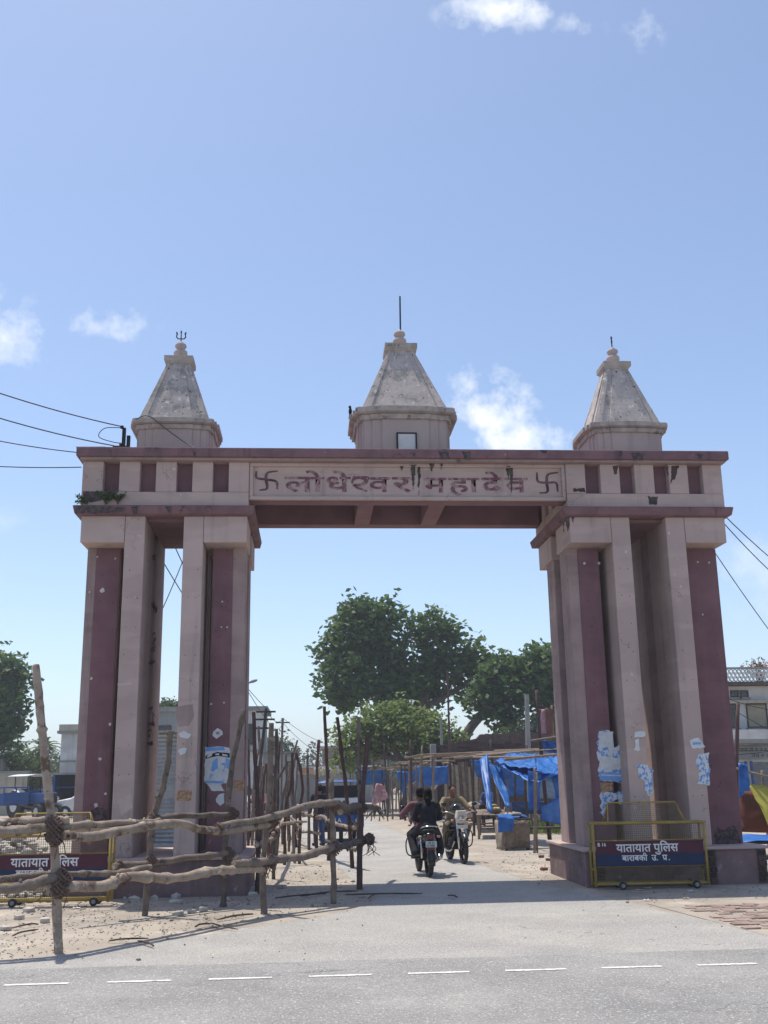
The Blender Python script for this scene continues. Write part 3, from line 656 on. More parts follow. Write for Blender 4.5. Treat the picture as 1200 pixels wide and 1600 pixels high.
poster('faded brown handbill at the pink margin of the maroon column', [(366, 1219), (382, 1219), (382, 1235), (366, 1235)], .556, 'paper_tan', (), .003)
poster('white scraps stuck high on the pink pilaster', [(280, 1145), (286, 1143), (298, 1145), (297, 1152), (284, 1153)], .103, 'paper_white', (), .02)
poster('crumpled white scrap below the higher scraps on the pink pilaster', [(277, 1172), (292, 1168), (289, 1177), (281, 1181)], .103, 'paper_white', (), .015)
poster('big tattered blue printed poster on the inner maroon column behind the barricade', [(936, 1143), (957, 1143), (958, 1168), (973, 1163), (974, 1180), (974, 1222), (936, 1221), (934, 1172), (930, 1160)], yc, 'paper_blotch', [('print', 'paper_white', [(937, 1143), (957, 1144), (958, 1166), (936, 1168)], .012), ('print', 'paper_white', [(936, 1185), (970, 1182), (973, 1200), (937, 1203)], .02), ('print', 'paper_blue', [(936, 1206), (973, 1208), (973, 1220), (937, 1219)], .004), ('print', 'paper_white', [(939, 1210), (970, 1211), (970, 1213), (939, 1212)], .002)], .03)
poster('brownish poster remnant under the tattered blue poster', [(938, 1223), (957, 1223), (957, 1238), (939, 1238)], yc, 'paper_tan', (), .01)
poster('lowest ragged whitish poster remnant above the barricade on the maroon column', [(938, 1239), (975, 1236), (976, 1262), (965, 1250), (950, 1255), (943, 1276), (939, 1270)], yc, 'paper_blotch', (), .03)
poster('small white scraps on the pink pilaster nearest the road pier column', [(990, 1143), (1008, 1141), (1008, 1152), (991, 1153)], .103, 'paper_white', (), .02)
poster('narrow white scrap below the small scraps on the pilaster', [(993, 1156), (999, 1154), (999, 1174), (991, 1172)], .103, 'paper_white', (), .014)
poster('smeared pale blue paper remains low on the pink pilaster', [(992, 1195), (1010, 1195), (1020, 1203), (1020, 1235), (1014, 1243), (1006, 1222), (997, 1208)], .103, 'paper_blotch', (), .035)
poster('curling white strip on the outer pink pilaster', [(1079, 1155), (1092, 1152), (1103, 1168), (1080, 1170)], .103, 'paper_white', [('print', 'paper_blue', [(1082, 1160), (1095, 1160), (1096, 1163), (1082, 1164)], .004)], .014)
poster('blue speckled poster on the outer pink pilaster', [(1090, 1178), (1107, 1177), (1110, 1228), (1090, 1226), (1093, 1205), (1087, 1195)], .103, 'paper_blotch', (), .02)
poster('worn white paper patch on the pier side facing the lane', [(928, 1228), (936, 1228), (935, 1252), (928, 1256)], .56, 'paper_white', (), .03)
# ------------------------------------------------------------------ police barricades
def barricade(label, p_left, p_right, letter):
    a = Vector((p_left[0], p_left[1], 0)); d = Vector((p_right[0], p_right[1], 0))-a; w = d.length; rz = math.atan2(d.y, d.x)
    T = thing('police_barricade', label, 'barricade', a, rz, None)
    def tb(name, pts, r=.019, m='yellow_paint', parent=T): b = MB(); b.tube(pts, r, 8); return b.build(name, m, parent, world=False, smooth=True)
    D = .24; H = 1.0
    for y in (0, D):
        for x in (.02, w-.02): tb('post', [(x, y, .05), (x, y, H)], .022)
    tb('top_rail', [(-.01, 0, H), (w+.01, 0, H)], .022); tb('top_rail', [(-.01, D, H), (w+.01, D, H)], .02)
    for y in (0, D): tb('bottom_rail', [(0, y, .085), (w, y, .085)], .02)
    for x in (.02, w-.02):
        for z in (.30, .72, .985): tb('end_rung', [(x, 0, z), (x, D, z)], .015)
    # wire mesh
    fr = MB()
    for (z0, z1) in ((.735, .975), (.10, .345)):
        n = int((w-.1)/.032)
        for i in range(n+1):
            x = .05+(w-.1)*i/n; fr.box(x-.0022, x+.0022, .018, .022, z0, z1)
        k = int((z1-z0)/.032)
        for j in range(k+1):
            z = z0+(z1-z0)*j/k; fr.box(.05, w-.05, .0225, .0265, z-.0022, z+.0022)
    fr.build('wire_mesh', 'mesh_wire', T, world=False, kind='stuff')
    tb('mid_rail', [(.04, .02, .735), (w-.04, .02, .735)], .012)
    tb('mid_rail', [(.04, .02, .342), (w-.04, .02, .342)], .010)
    # sign board, two colours
    sb = MB(); sb.box(.055, w-.055, -.012, .006, .35, .725); sb = sb.build('sign_board', 'sign_maroon', T, world=False, bevel=.003)
    lo = MB(); lo.box(.056, w-.056, -.0145, -.0121, .351, .53); lo.build('navy_band', 'sign_navy', sb, world=False)
    R = Matrix.Rotation(math.radians(90), 4, 'X')
    text_mesh('lettering', 'यातायात पुिलस', .178, 'white_paint', sb, Matrix.Translation((w*.205, -.0185, .565)) @ R @ Matrix.Diagonal((1.0, 1.0, 1, 1)), .0035)
    t2_ = text_mesh('lettering', 'बाराबकी  उ.  प', .122, 'white_paint', sb, Matrix.Translation((w*.25, -.0185, .43)) @ R @ Matrix.Diagonal((1.06, 1.05, 1, 1)), .0028)
    xo = max(v.co.x for v in t2_.data.vertices)-.075
    text_mesh('lettering', '.', .122, 'white_paint', sb, Matrix.Translation((xo+.09, -.0185, .43)) @ R, .0028)
    b = MB(); b.tube([(xo+.045, -.0195, .452), (xo+.012, -.0195, .432)], .0045, 5); b.build('lettering', 'white_paint', sb, world=False)
    if letter: text_mesh('lettering', letter, .075, 'white_paint', sb, Matrix.Translation((.075, -.0185, .655)) @ R, .0015)
    # sloping guard on the top
    y0, y1 = .02, .20
    gx0, gx1 = w*.15, w*.83
    tb('guard_frame', [(gx0, y0, H+.02), (gx0+.06, y1, H+.31), (gx1-.08, y1, H+.31), (gx1, y0, H+.02)], .013)
    tb('guard_frame', [((gx0+gx1)/2, y0, H+.02), ((gx0+gx1)/2, y1, H+.31)], .011)
    for x, x2 in ((gx0-.03, gx0+.06), (gx1+.03, gx1-.08)): tb('guard_strut', [(x, D, H+.01), (x2, y1, H+.31)], .011)
    fr = MB(); n = 40
    for i in range(n+1):
        t = i/n; xa = gx0+(gx1-gx0)*t; xb = gx0+.06+(gx1-.14-gx0)*t
        fr.tube([(xa, y0, H+.02), (xb, y1, H+.31)], .0024, 4, False)
    for j in range(1, 10):
        t = j/10; fr.tube([(gx0+.06*t, y0+(y1-y0)*t, H+.02+.29*t), (gx1-.08*t, y0+(y1-y0)*t, H+.02+.29*t)], .0024, 4, False)
    fr.build('guard_mesh', 'mesh_wire', T, world=False, kind='stuff')
    for x in (w*.24, w*.88):
        for y in (-.03, D+.03):
            b = MB(); n = 16
            rings = [[(x+r*math.cos(2*math.pi*k/n), y+dy, .062+r*math.sin(2*math.pi*k/n)) for k in range(n)] for r, dy in ((.03, -.022), (.052, -.022), (.062, -.014), (.062, .014), (.052, .022), (.03, .022))]
            b.loft(rings); wh = b.build('wheel', 'rubber', T, world=False, smooth=True)
            b = MB(); b.loft([[(x+r*math.cos(2*math.pi*k/n), y+dy, .062+r*math.sin(2*math.pi*k/n)) for k in range(n)] for r, dy in ((.032, -.026), (.032, .026))]); b.build('hub', 'concrete', wh, world=False)
    return T
barricade('yellow police barricade with numbered maroon and navy sign board standing clear of the logs', (2.73, -.42), (4.56, -.47), 'B 16')
barricade('yellow police barricade with maroon sign board standing behind the log rails', (-6.5, -.86), (-4.66, -.94), None)
# ------------------------------------------------------------------ log barriers
def log(name, pts, r0, r1, m, parent, bent=.012, n=6):
    bent *= 1.9; r0 *= .9; r1 *= .9; n += 2
    P = smoothpath(pts, n); k = len(P); off = random.random()*50; Q = []; R = []
    for i, p in enumerate(P):
        t = i/(k-1); w = Vector((mnoise.noise(Vector((off, t*6, 1))), mnoise.noise(Vector((off, t*6, 5))), mnoise.noise(Vector((off, t*6, 9)))))*bent
        Q.append(p+w); R.append((r0+(r1-r0)*t)*(1+.16*mnoise.noise(Vector((off+9, t*13, 0)))+(.32 if random.random() < .07 else 0)))
    Q.insert(0, Q[0]+(Q[0]-Q[1]).normalized()*.006); R.insert(0, R[0]*.82)
    Q.append(Q[-1]+(Q[-1]-Q[-2]).normalized()*.006); R.append(R[-1]*.82)
    b = MB(); b.tube(Q, R, 10, wob=.08)
    for _ in range(random.randint(1, 4)):                          # stubs of lopped twigs
        i = random.randint(2, len(Q)-3); t = (Q[i+1]-Q[i-1]).normalized(); e = (t.orthogonal().normalized()*random.uniform(-1, 1)+t.cross(t.orthogonal()).normalized()*random.uniform(-1, 1)).normalized()
        b.tube([Q[i]+e*R[i]*.5, Q[i]+e*R[i]*1.15+t*.01, Q[i]+e*R[i]*1.55+t*.02], [R[i]*.5, R[i]*.4, R[i]*.27], 6)
    o = b.build(name, m, parent, smooth=True)
    if name == 'rail' or m == 'log_pale':
        for q, d, rr in ((Q[0], Q[0]-Q[1], R[1]), (Q[-1], Q[-1]-Q[-2], R[-2])):
            d = d.normalized(); e = d.orthogonal().normalized(); g_ = d.cross(e); c = MB(); n_ = 12
            c.loft([[q+d*h+(e*math.cos(2*math.pi*k/n_)+g_*math.sin(2*math.pi*k/n_))*rr*f for k in range(n_)] for h, f in ((-.002, .8), (.004, .78), (.005, .4))]); c.build('cut_end', 'cut_wood', o)
    return o
def lashing(c, r, parent, axis=None, tails=2):
    c = Vector(c); b = MB()
    for sgn in (-1, 1):                                            # two crossed sets of turns
        ax = Vector((.72*sgn, random.uniform(-.15, .15), .7)).normalized(); e = ax.orthogonal().normalized(); g = ax.cross(e)
        for i in range(4):
            off = ax*(i-1.5)*.034; rr = r*(.8-.04*abs(i-1.5))*(1 if sgn > 0 else .88); ph = random.random()
            b.tube([c+off+e*math.cos(a_)*rr*(1+.07*math.sin(3*a_+ph*6))+g*math.sin(a_)*rr*(1+.07*math.cos(2*a_+ph*6)) for a_ in [2*math.pi*k/14 for k in range(14)]], random.uniform(.011, .015), 6, closed=True)
    for i in range(tails):
        d = Vector((random.uniform(-1, 1), random.uniform(-1, -.2), 0)).normalized()*r
        b.tube(smoothpath([c+d, c+d*1.25+Vector((random.uniform(-.03, .03), 0, -.07)), c+d*1.3+Vector((random.uniform(-.06, .06), 0, -random.uniform(.12, .22)))], 4), .006, 5)
    return b.build('rope_lashing', 'rope', parent)
A = (-4.38, -5.33); Bp = (-2.35, -2.40); Cp = (-1.37, -1.39); Dp = (-.91, .51); A0 = (-6.6, -6.1)
F1 = thing('log_barrier', 'front log barrier of pale rails lashed to upright poles along the road edge', 'barrier', (-2.4, -2.4, 0))
def up(px, base, r0, r1, m, par, sink=.15):
    """post: pixel polyline from base to top, on the plane facing the camera through its base"""
    y = base[1]; pts = [Vector((base[0], y, -sink))]+[onY(u, v, y) for u, v in px]
    return log('post', pts, r0, r1, m, par, .01)
up([(92.5, 1487), (88, 1388), (83, 1304), (78, 1263), (69, 1169), (62, 1121), (56, 1040)], A, .057, .05, 'log_pale', F1)
up([(412, 1425), (411, 1360), (419, 1270), (424, 1131)], Bp, .05, .041, 'log_grey', F1)
up([(522, 1410), (520, 1330), (518, 1216)], Cp, .05, .042, 'log_grey', F1)
up([(562, 1388), (565, 1270), (574, 1148)], Dp, .05, .04, 'log_red', F1)
up([(561, 1270), (560, 1121)], (-.93, .62), .045, .036, 'log_grey', F1)
def rail(px, segs, r0, r1, m, par, near=.085):
    """rail: pixels, each put on the vertical plane of the fence bay it lies in"""
    pts = []
    for u, v in px:
        for (umax, a, b) in segs:
            if u <= umax: break
        pts.append(onP(u, v, a, b, near))
    return log('rail', pts, r0, r1, m, par, .012, 5)
SEG = [(90, A0, A), (411, A, Bp), (520, Bp, Cp), (2000, Cp, Dp)]
rail([(-60, 1306), (0, 1299), (40, 1296), (84, 1292)], SEG, .062, .058, 'log_pale', F1)
rail([(-60, 1288), (0, 1285), (60, 1283), (106, 1281)], SEG, .045, .05, 'log_pale', F1, .02)
rail([(96, 1293), (130, 1288), (175, 1288), (225, 1284), (250, 1282)], SEG, .045, .04, 'log_pale', F1, .0)
rail([(100, 1306), (140, 1306), (190, 1298), (230, 1291), (285, 1287), (310, 1296), (341, 1299), (370, 1296), (410, 1289), (432, 1285)], SEG, .062, .052, 'log_pale', F1)
rail([(345, 1291), (395, 1283), (440, 1272), (485, 1258), (520, 1255), (541, 1262)], SEG, .048, .058, 'log_grey', F1, .13)
rail([(532, 1268), (556, 1259), (580, 1261), (592, 1263)], SEG, .075, .045, 'log_grey', F1, .05)
rail([(-60, 1396), (0, 1389), (50, 1381), (90, 1372)], SEG, .058, .062, 'log_grey', F1)
rail([(-60, 1378), (0, 1373), (40, 1369), (70, 1368), (130, 1366), (190, 1363), (235, 1356)], SEG, .04, .036, 'log_grey', F1, 0)
rail([(72, 1389), (110, 1386), (160, 1383), (200, 1371), (270, 1372), (330, 1362), (366, 1358), (400, 1358), (415, 1357)], SEG, .068, .052, 'log_pale', F1)
rail([(366, 1350), (420, 1345), (470, 1338), (500, 1331), (526, 1319)], SEG, .056, .06, 'log_grey', F1, .12)
rail([(515, 1326), (545, 1320), (572, 1311)], SEG, .055, .04, 'log_grey', F1, .02)
for (u, v, r) in ((84, 1290, .13), (85, 1308, .12), (92, 1388, .13), (97, 1372, .11), (341, 1296, .085), (394, 1288, .08), (425, 1283, .12), (424, 1346, .1), (410, 1349, .085), (523, 1325, .12), (522, 1260, .1), (565, 1262, .12), (566, 1313, .1), (372, 1349, .09), (195, 1372, .06)):
    for (umax, a, b) in SEG:
        if u <= umax: break
    lashing(onP(u, v, a, b, .05), r, F1, tails=random.randint(1, 3))
# rail butt with a frayed rope ball, by the lane
b = MB(); c0 = onP(577, 1311, Cp, Dp, .05)
for i in range(14):
    ax = Vector((random.uniform(-1, 1), random.uniform(-1, 1), random.uniform(-.5, .5))).normalized(); e = ax.orthogonal().normalized(); q = ax.cross(e)
    b.tube([c0+(e*math.cos(t)+q*math.sin(t))*random.uniform(.08, .1) for t in [2*math.pi*k/10 for k in range(10)]], .013, 6, closed=True)
for i in range(5): b.tube(smoothpath([c0+Vector((random.uniform(-.08, .12), -.05, -.05)), c0+Vector((random.uniform(-.12, .16), -.06, -.16)), c0+Vector((random.uniform(-.14, .18), -.06, -.27))], 4), .006, 5)
b.build('rope_lashing', 'rope', F1)
b = MB(); c0 = onP(588, 1262, Cp, Dp, .05)
for i in range(16):
    d = Vector((random.uniform(-.2, .25), random.uniform(-.1, .1), random.uniform(-.22, .03)))
    b.tube([c0, c0+d*.5, c0+d], [.022, .012, .005], 5)
b.build('root_stub', 'log_grey', F1)
# second row, behind
F2 = thing('log_barrier', 'second log barrier of grey leaning poles and rails just in front of the gate pier', 'barrier', (-3.4, -1.9, 0))
E1 = (-3.94, -2.28); E2 = (-2.96, -1.45); SEG2 = [(2000, E1, E2)]
up([(226, 1430), (233, 1333), (241, 1275), (255, 1226), (262, 1185), (267, 1142)], E1, .052, .044, 'log_grey', F2)
up([(349, 1415), (351, 1355), (356, 1257), (366, 1180), (381, 1110)], E2, .05, .042, 'log_grey', F2)
rail([(232, 1279), (270, 1276), (320, 1275), (372, 1271)], SEG2, .05, .042, 'log_grey', F2)
rail([(110, 1293), (170, 1292), (222, 1285), (244, 1282)], SEG2, .04, .045, 'log_pale', F2)
rail([(178, 1354), (225, 1350), (280, 1342), (320, 1338), (362, 1333)], SEG2, .056, .045, 'log_grey', F2)
rail([(180, 1364), (230, 1356), (262, 1352)], SEG2, .038, .036, 'log_grey', F2)
for (u, v, r) in ((240, 1279, .1), (187, 1353, .085), (236, 1345, .095), (363, 1272, .11), (358, 1334, .1)): lashing(onP(u, v, E1, E2, .06), r, F2)
# third row: from the pier back along the lane
F3 = thing('log_barrier', 'thin pole barrier running back along the lane between pier and rickshaw', 'barrier', (-1.9, 5, 0))
row = []
for (bu, bv, tops, r, m) in ((402, 1396, [(404, 1290), (400, 1200), (396, 1113)], .042, 'log_red'), (427, 1374, [(429, 1270), (432, 1140)], .04, 'log_grey'), (551, 1357, [(545, 1275), (537, 1200), (527, 1121)], .05, 'log_red'),
        (514, 1345, [(514, 1251), (510, 1180), (507, 1104)], .052, 'log_red'), (494, 1328, [(494, 1240), (498, 1156)], .05, 'log_red'), (483, 1328, [(482, 1250), (480, 1180)], .046, 'log_grey'),
        (464, 1324, [(458, 1270), (457, 1194)], .045, 'log_red'), (450, 1314, [(450, 1250), (449, 1205)], .04, 'log_grey'), (455, 1312, [(446, 1255), (452, 1205), (465, 1157)], .04, 'log_grey'), (436, 1308, [(440, 1240), (441, 1122)], .04, 'log_grey'),
        (388, 1335, [(389, 1250), (388, 1154)], .045, 'log_red'), (412, 1330, [(410, 1230), (404, 1135)], .045, 'log_grey'), (434, 1316, [(434, 1240), (437, 1160)], .04, 'log_red'), (425, 1318, [(430, 1230), (431, 1165)], .04, 'log_grey'), (466, 1310, [(462, 1250), (466, 1180)], .035, 'log_grey')):
    p = onZ(bu, bv); row.append(p); up(tops, (p.x, p.y), r, r*.8, m, F3)
def rail3(a, b, z0, z1, r, m, par=None):
    a = Vector((a.x, a.y-.06, z0)); b = Vector((b.x, b.y-.06, z1)); d = (b-a).normalized()*.25; mid = a.lerp(b, .5)+Vector((0, 0, random.uniform(-.06, .06)))
    return log('rail', [a-d, mid, b+d], r, r*.85, m, par or F3)
for (i, j, z0, z1) in ((2, 3, .8, .85), (3, 4, .85, .8), (4, 6, .8, .9), (5, 7, .85, .85), (0, 1, .75, .72), (1, 8, .8, .85), (2, 3, .38, .42), (4, 6, .4, .36), (7, 12, .8, .8), (10, 11, .8, .82), (11, 13, .8, .8)):
    rail3(row[i], row[j], z0, z1, .045, random.choice(('log_pale', 'log_grey', 'log_pale')))
for i in (2, 3, 4, 6, 1): lashing(row[i]+Vector((0, -.04, .82)), .085, F3, tails=1)
F4 = thing('log_barrier', 'dense clump of thin crooked poles standing between the pier and the lane', 'barrier', (-2.7, 7, 0)); rw = []
for k in range(15):
    p = onZ(394+5.2*k+random.uniform(-2, 2), random.uniform(1318, 1362)); h = random.uniform(1.9, 2.9); rw.append(p)
    log('post', [(p.x, p.y, -.1), (p.x+random.uniform(-.07, .07), p.y, h*.4), (p.x+random.uniform(-.14, .14), p.y, h*.75), (p.x+random.uniform(-.2, .2), p.y, h)], .042, .032, random.choice(('log_grey', 'log_red', 'log_grey')), F4, .02)
rw.sort(key=lambda q: q.y)
for i in range(0, 12, 2): rail3(rw[i], rw[i+2], random.uniform(.7, .95), random.uniform(.7, .95), .035, random.choice(('log_grey', 'log_pale')), F4)
# ------------------------------------------------------------------ things lying about
def lump(b, c, r, n=7, m=4, flat=.7):
    c = Vector(c); o = random.random()*90; rz = Matrix.Rotation(random.random()*6, 3, 'Z'); e = [random.uniform(.7, 1.3)*r, random.uniform(.6, 1.1)*r, r*flat*random.uniform(.6, 1.1)]
    rings = []
    for i in range(m+1):
        th = min(max(math.pi*i/m, .12), math.pi-.12)
        rings.append([c+rz @ (Vector((e[0]*math.sin(th)*math.cos(2*math.pi*k/n), e[1]*math.sin(th)*math.sin(2*math.pi*k/n), -e[2]*math.cos(th)))*(1+.35*mnoise.noise(Vector((o+k*.8, i*.9, o))))) for k in range(n)])
    b.loft(rings); return b
gr = MB()
def onroad(x, y):
    return y < -6.2 or (-.8-.0*y < x < 1.9 and -1.5 < y) or (y < -1.5 and x > -.9-(-1.5-y)*.9 and x < 2.7+(-1.6-y)*.2)
k = 0
while k < 3600:
    t = random.random()
    if t < .62: x = random.uniform(-8, -.6); y = -6.3+random.random()**1.4*11
    elif t < .9: x = random.uniform(1.7, 9); y = -5.8+random.random()**1.3*16
    else: x = random.uniform(-6, 4); y = random.uniform(-6.6, 6)
    if onroad(x, y) and random.random() > .02: continue
    if x > 2.6 and -.1 < y < 2.7: continue
    if x < -2.65 and -.1 < y < 2.7: continue
    r = random.uniform(.005, .015) if random.random() < .95 else random.uniform(.015, .035)
    lump(gr, (x, y, r*.3+(.008 if onroad(x, y) else 0)), r, 5, 3); k += 1
tag(gr.build('gravel', 'stone'), 'small stones and grit scattered over the dirt', 'gravel', kind='stuff')
lit_ = MB()
for i in range(1100):
    if i % 4: x = random.uniform(-7.5, -.7); y = -6.2+random.random()*5.5; 
    else: x = random.uniform(2.3, 7); y = random.uniform(-2.2, 8)
    if onroad(x, y) or (x > 2.6 and -.1 < y < 2.7): continue
    if mnoise.noise(Vector((x*1.1, y*1.1, 4))) < -.05 and random.random() < .8: continue
    a = random.random()*6.28; L_ = random.uniform(.02, .09); w_ = random.uniform(.003, .012); d = Vector((math.cos(a), math.sin(a), 0)); q = Vector((-d.y, d.x, 0))*w_; p = Vector((x, y, .006+random.random()*.01)); up_ = Vector((0, 0, random.uniform(0, .02)))
    lit_.add([p-q, p+q, p+d*L_+q*.5+up_, p+d*L_-q*.5+up_], [(0, 1, 2, 3)])
tag(lit_.build('leaf_litter', 'wood_dark', solid=.003), 'dry twigs and leaf litter strewn over the dirt', 'litter', kind='stuff')
rb = MB()
for i in range(2200):
    x = random.gauss(-6.6, .9); y = random.gauss(.75, .5); h = .95*math.exp(-((x+6.7)/1.15)**2-((y-.8)/.7)**2)
    if x > -5.85 and y > -.1: continue
    lump(rb, (x, y, max(.02, h*random.uniform(.6, 1.05))), random.choice((.03, .04, .05, .06, .09)), 6, 3)
tag(rb.build('rubble_heap', 'rubble'), 'heap of broken brick and plaster behind the barricade', 'rubble', kind='stuff')
for i, (u, v) in enumerate(((45, 1425), (30, 1437), (70, 1442), (280, 1430), (300, 1427), (275, 1412), (318, 1424), (352, 1408), (440, 1388), (395, 1400), (868, 1352), (858, 1345), (850, 1360), (875, 1362), (846, 1340), (8, 1454))):
    p = onZ(u, v); b = MB(); b.obox((p.x, p.y, .028), (random.uniform(.1, .2), random.uniform(.07, .11), random.uniform(.05, .07)), Matrix.Rotation(random.random()*3, 3, 'Z') @ Matrix.Rotation(random.uniform(-.1, .1), 3, 'X'))
    o = b.build('brick', 'brick' if 10 <= i <= 14 else 'rubble', bevel=.014)
    if u > 800: tag(o, 'loose red brick lying at the foot of the lane side of the plinth', 'brick', 'bricks by the plinth')
    else: tag(o, 'broken grey brick lying on the dirt under the log rails', 'brick', 'bricks under the log rails')
for i, (u0, v0, u1, v1) in enumerate(((60, 1444, 18, 1450), (170, 1470, 232, 1466), (330, 1442, 372, 1452), (305, 1448, 330, 1443), (430, 1403, 510, 1396), (470, 1400, 560, 1392), (540, 1398, 660, 1396), (575, 1404, 600, 1396), (700, 1399, 715, 1402), (20, 1462, 60, 1452), (240, 1478, 215, 1470), (395, 1428, 340, 1437))):
    a = onZ(u0, v0, .03); c = onZ(u1, v1, .03); b = MB(); m_ = a.lerp(c, .5)+Vector((random.uniform(-.05, .05), random.uniform(-.08, .08), .015))
    r = random.uniform(.007, .014); b.tube(smoothpath([a, m_, c], 4), [r*.8]+[r]*7+[r*.5], 6, wob=.12)
    tag(b.build('stick', 'wood_dark'), 'broken dark stick lying flat on the ground by the log posts', 'stick', 'sticks on the ground')
for i, (u, v) in enumerate(((258, 1468), (300, 1460), (150, 1440), (1000, 1392), (1080, 1394), (1010, 1408), (1072, 1405), (1130, 1393), (120, 1420), (335, 1450), (1012, 1389))):
    p = onZ(u, v); b = MB(); s_ = random.uniform(.04, .08); o_ = random.random()*30
    b.grid(lambda a, c: (p.x+(a-.5)*s_*1.6, p.y+(c-.5)*s_, .012+.03*abs(mnoise.noise(Vector((a*3+o_, c*3, o_))))), 4, 4)
    o = b.build('paper_scrap', 'paper_white' if i % 3 else 'sack', solid=.002)
    tag(o, 'crumpled paper scrap littering the shaded ground at the barricade wheels' if u > 900 else 'crumpled paper scrap littering the dirt by the log posts', 'litter', 'litter by the barricade' if u > 900 else 'litter by the log posts')
# ------------------------------------------------------------------ on the roof slab: wire bracket, sheet, weeds, crow
BR = thing('wire_bracket', 'iron angle bracket with insulators carrying wires on the roof slab edge', 'bracket', (-5.1, .9, 7.325))
part('upright', 'black_iron', BR, 'box', -5.14, -5.08, .87, .93, 7.325, 8.0); part('upright', 'black_iron', BR, 'box', -5.06, -5.0, .90, .96, 7.325, 7.86)
for z in (8.0, 7.66):
    b = MB(); b.lathe([(.02, 0), (.035, .01), (.03, .03), (.04, .045), (.02, .06)], (-5.15, .88, z-.02), 10); b.build('insulator', 'black_iron', BR, smooth=True)
part('cross_arm', 'black_iron', BR, 'box', -5.3, -5.0, .885, .915, 7.62, 7.66)
def wire(label, a, b, sag, r=.011, n=14, group=None):
    a = Vector(a); b = Vector(b); q = MB(); q.tube([a.lerp(b, i/n)-Vector((0, 0, 4*sag*(i/n)*(1-i/n))) for i in range(n+1)], r, 5)
    return tag(q.build('overhead_wire', 'wire'), label, 'wire', group)
far = [onY(u, v, -1.5)+(onY(u, v, -1.5)-onY(190, 690, -1.5))*.9 for u, v in ((0, 617), (0, 640), (0, 668), (0, 703))]
wire('topmost black wire running to the roof bracket', far[0], (-5.15, .88, 8.02), .1); wire('second black wire running to the lower arm of the roof bracket', far[1], (-5.28, .9, 7.66), .1)
wire('third thin wire meeting the slab corner beside the bracket', far[2], (-5.70, .4, 7.36), .08, .009); wire('lowest thin wire ending at the frieze corner below the slab', far[3], onY(127, 730, .3), .06, .009)
q = MB(); q.tube(smoothpath([(-5.15, .88, 8.0), (-5.45, .86, 7.98), (-5.55, .86, 7.82), (-5.3, .86, 7.72), (-5.08, .88, 7.7)], 6), .008, 5); tag(q.build('jumper_wire', 'wire'), 'short looped wire hanging beside the roof bracket', 'wire')
q = MB(); q.tube(smoothpath([onY(212, 655, .55), onY(232, 650, .53), onY(262, 672, .5), onY(290, 692, .45), onY(310, 704, .3)], 6), .011, 5); tag(q.build('loose_cable', 'wire'), 'black cable drooping across the spire base beside the bracket', 'cable')
wire('upper wire leaving the pier cornice toward the shop house', (5.68, 1.2, 6.9), onY(1330, 955, 12), .3); wire('lower wire leaving the pier cornice toward the shop house', (5.68, 1.3, 6.86), onY(1330, 980, 12), .4)
wire('thin steep wire from the cornice down toward the yellow tarpaulin', (5.7, 1.6, 6.33), onY(1260, 1060, 5), .1, .009)
b = MB(); pz = 7.33
b.add([(-5.74, -.05, pz), (-5.25, -.02, pz+.015), (-5.2, .5, pz+.05), (-5.7, .45, pz+.10)], [(0, 1, 2, 3)]); tag(b.build('roof_sheet', 'cap_grey', solid=.012), 'bent grey sheet lying on the slab corner by the wire bracket', 'sheet')
b = MB()
for i in range(26): lump(b, (random.gauss(5.2, .17), random.uniform(.1, .5), 7.335+abs(random.gauss(0, .02))), random.uniform(.02, .05), 6, 3, .5)
tag(b.build('debris', 'mould'), 'dark heap of leaf litter on the slab behind the trident spire', 'debris', kind='stuff')
b = MB(); b.add([(4.95, .0, 7.335), (5.5, .02, 7.34), (5.45, .4, 7.42), (5.05, .38, 7.44)], [(0, 1, 2, 3)]); tag(b.build('roof_sheet', 'mould', solid=.012), 'curled black sheet lying on the slab above the pier away from the logs', 'sheet')
def weed(label, c, n, h, spread, m='leaf_mid'):
    T = thing('weed', label, 'plant', c); st = MB(); lf = MB()
    for i in range(n):
        a = random.random()*6.28; t = Vector((math.cos(a)*spread*random.uniform(.3, 1), -abs(math.sin(a))*spread*.5, h*random.uniform(.2, 1)))
        P = smoothpath([(0, 0, 0), t*.5+Vector((0, 0, h*.15)), t], 3); st.tube(P, .004, 4)
        for p in P[2:]:
            for _ in range(3):
                d = Vector((random.uniform(-1, 1), random.uniform(-1, 1), random.uniform(-.4, .7))).normalized()*random.uniform(.03, .06); q_ = d.orthogonal().normalized()*.018
                lf.add([p, p+d*.5+q_, p+d, p+d*.5-q_], [(0, 1, 2, 3)])
    st.build('stem', 'bark', T, world=False); lf.build('leaves', m, T, world=False)
weed('small green weed rooted at the outer end of the maroon cornice', (-5.6, -.02, 6.315), 9, .16, .13); weed('trailing dry weed rooted on the cornice below the frieze', (-5.2, .04, 6.33), 14, .26, .24, 'leaf_deep'); weed('weed tuft beside the trailing weed on the cornice', (-5.0, .03, 6.33), 8, .2, .16)
cr = MB(); P = Vector((-.985, 1.05, 8.355))
cr.ell((P.x, P.y, P.z+.06), (.035, .09, .04), 10, 7, Matrix.Rotation(-.5, 3, 'X')); cr.ell((P.x-.01, P.y-.075, P.z+.12), .03, 10, 7); cr.tube([(P.x-.01, P.y-.095, P.z+.12), (P.x-.012, P.y-.15, P.z+.11)], [.012, .002], 6)
cr.tube([(P.x, P.y+.06, P.z+.03), (P.x, P.y+.19, P.z-.02)], [.022, .03], 6); cr.tube([(P.x+.01, P.y, P.z+.03), (P.x+.01, P.y, P.z-.03)], .005, 5); cr.tube([(P.x-.02, P.y, P.z+.03), (P.x-.02, P.y, P.z-.03)], .005, 5)
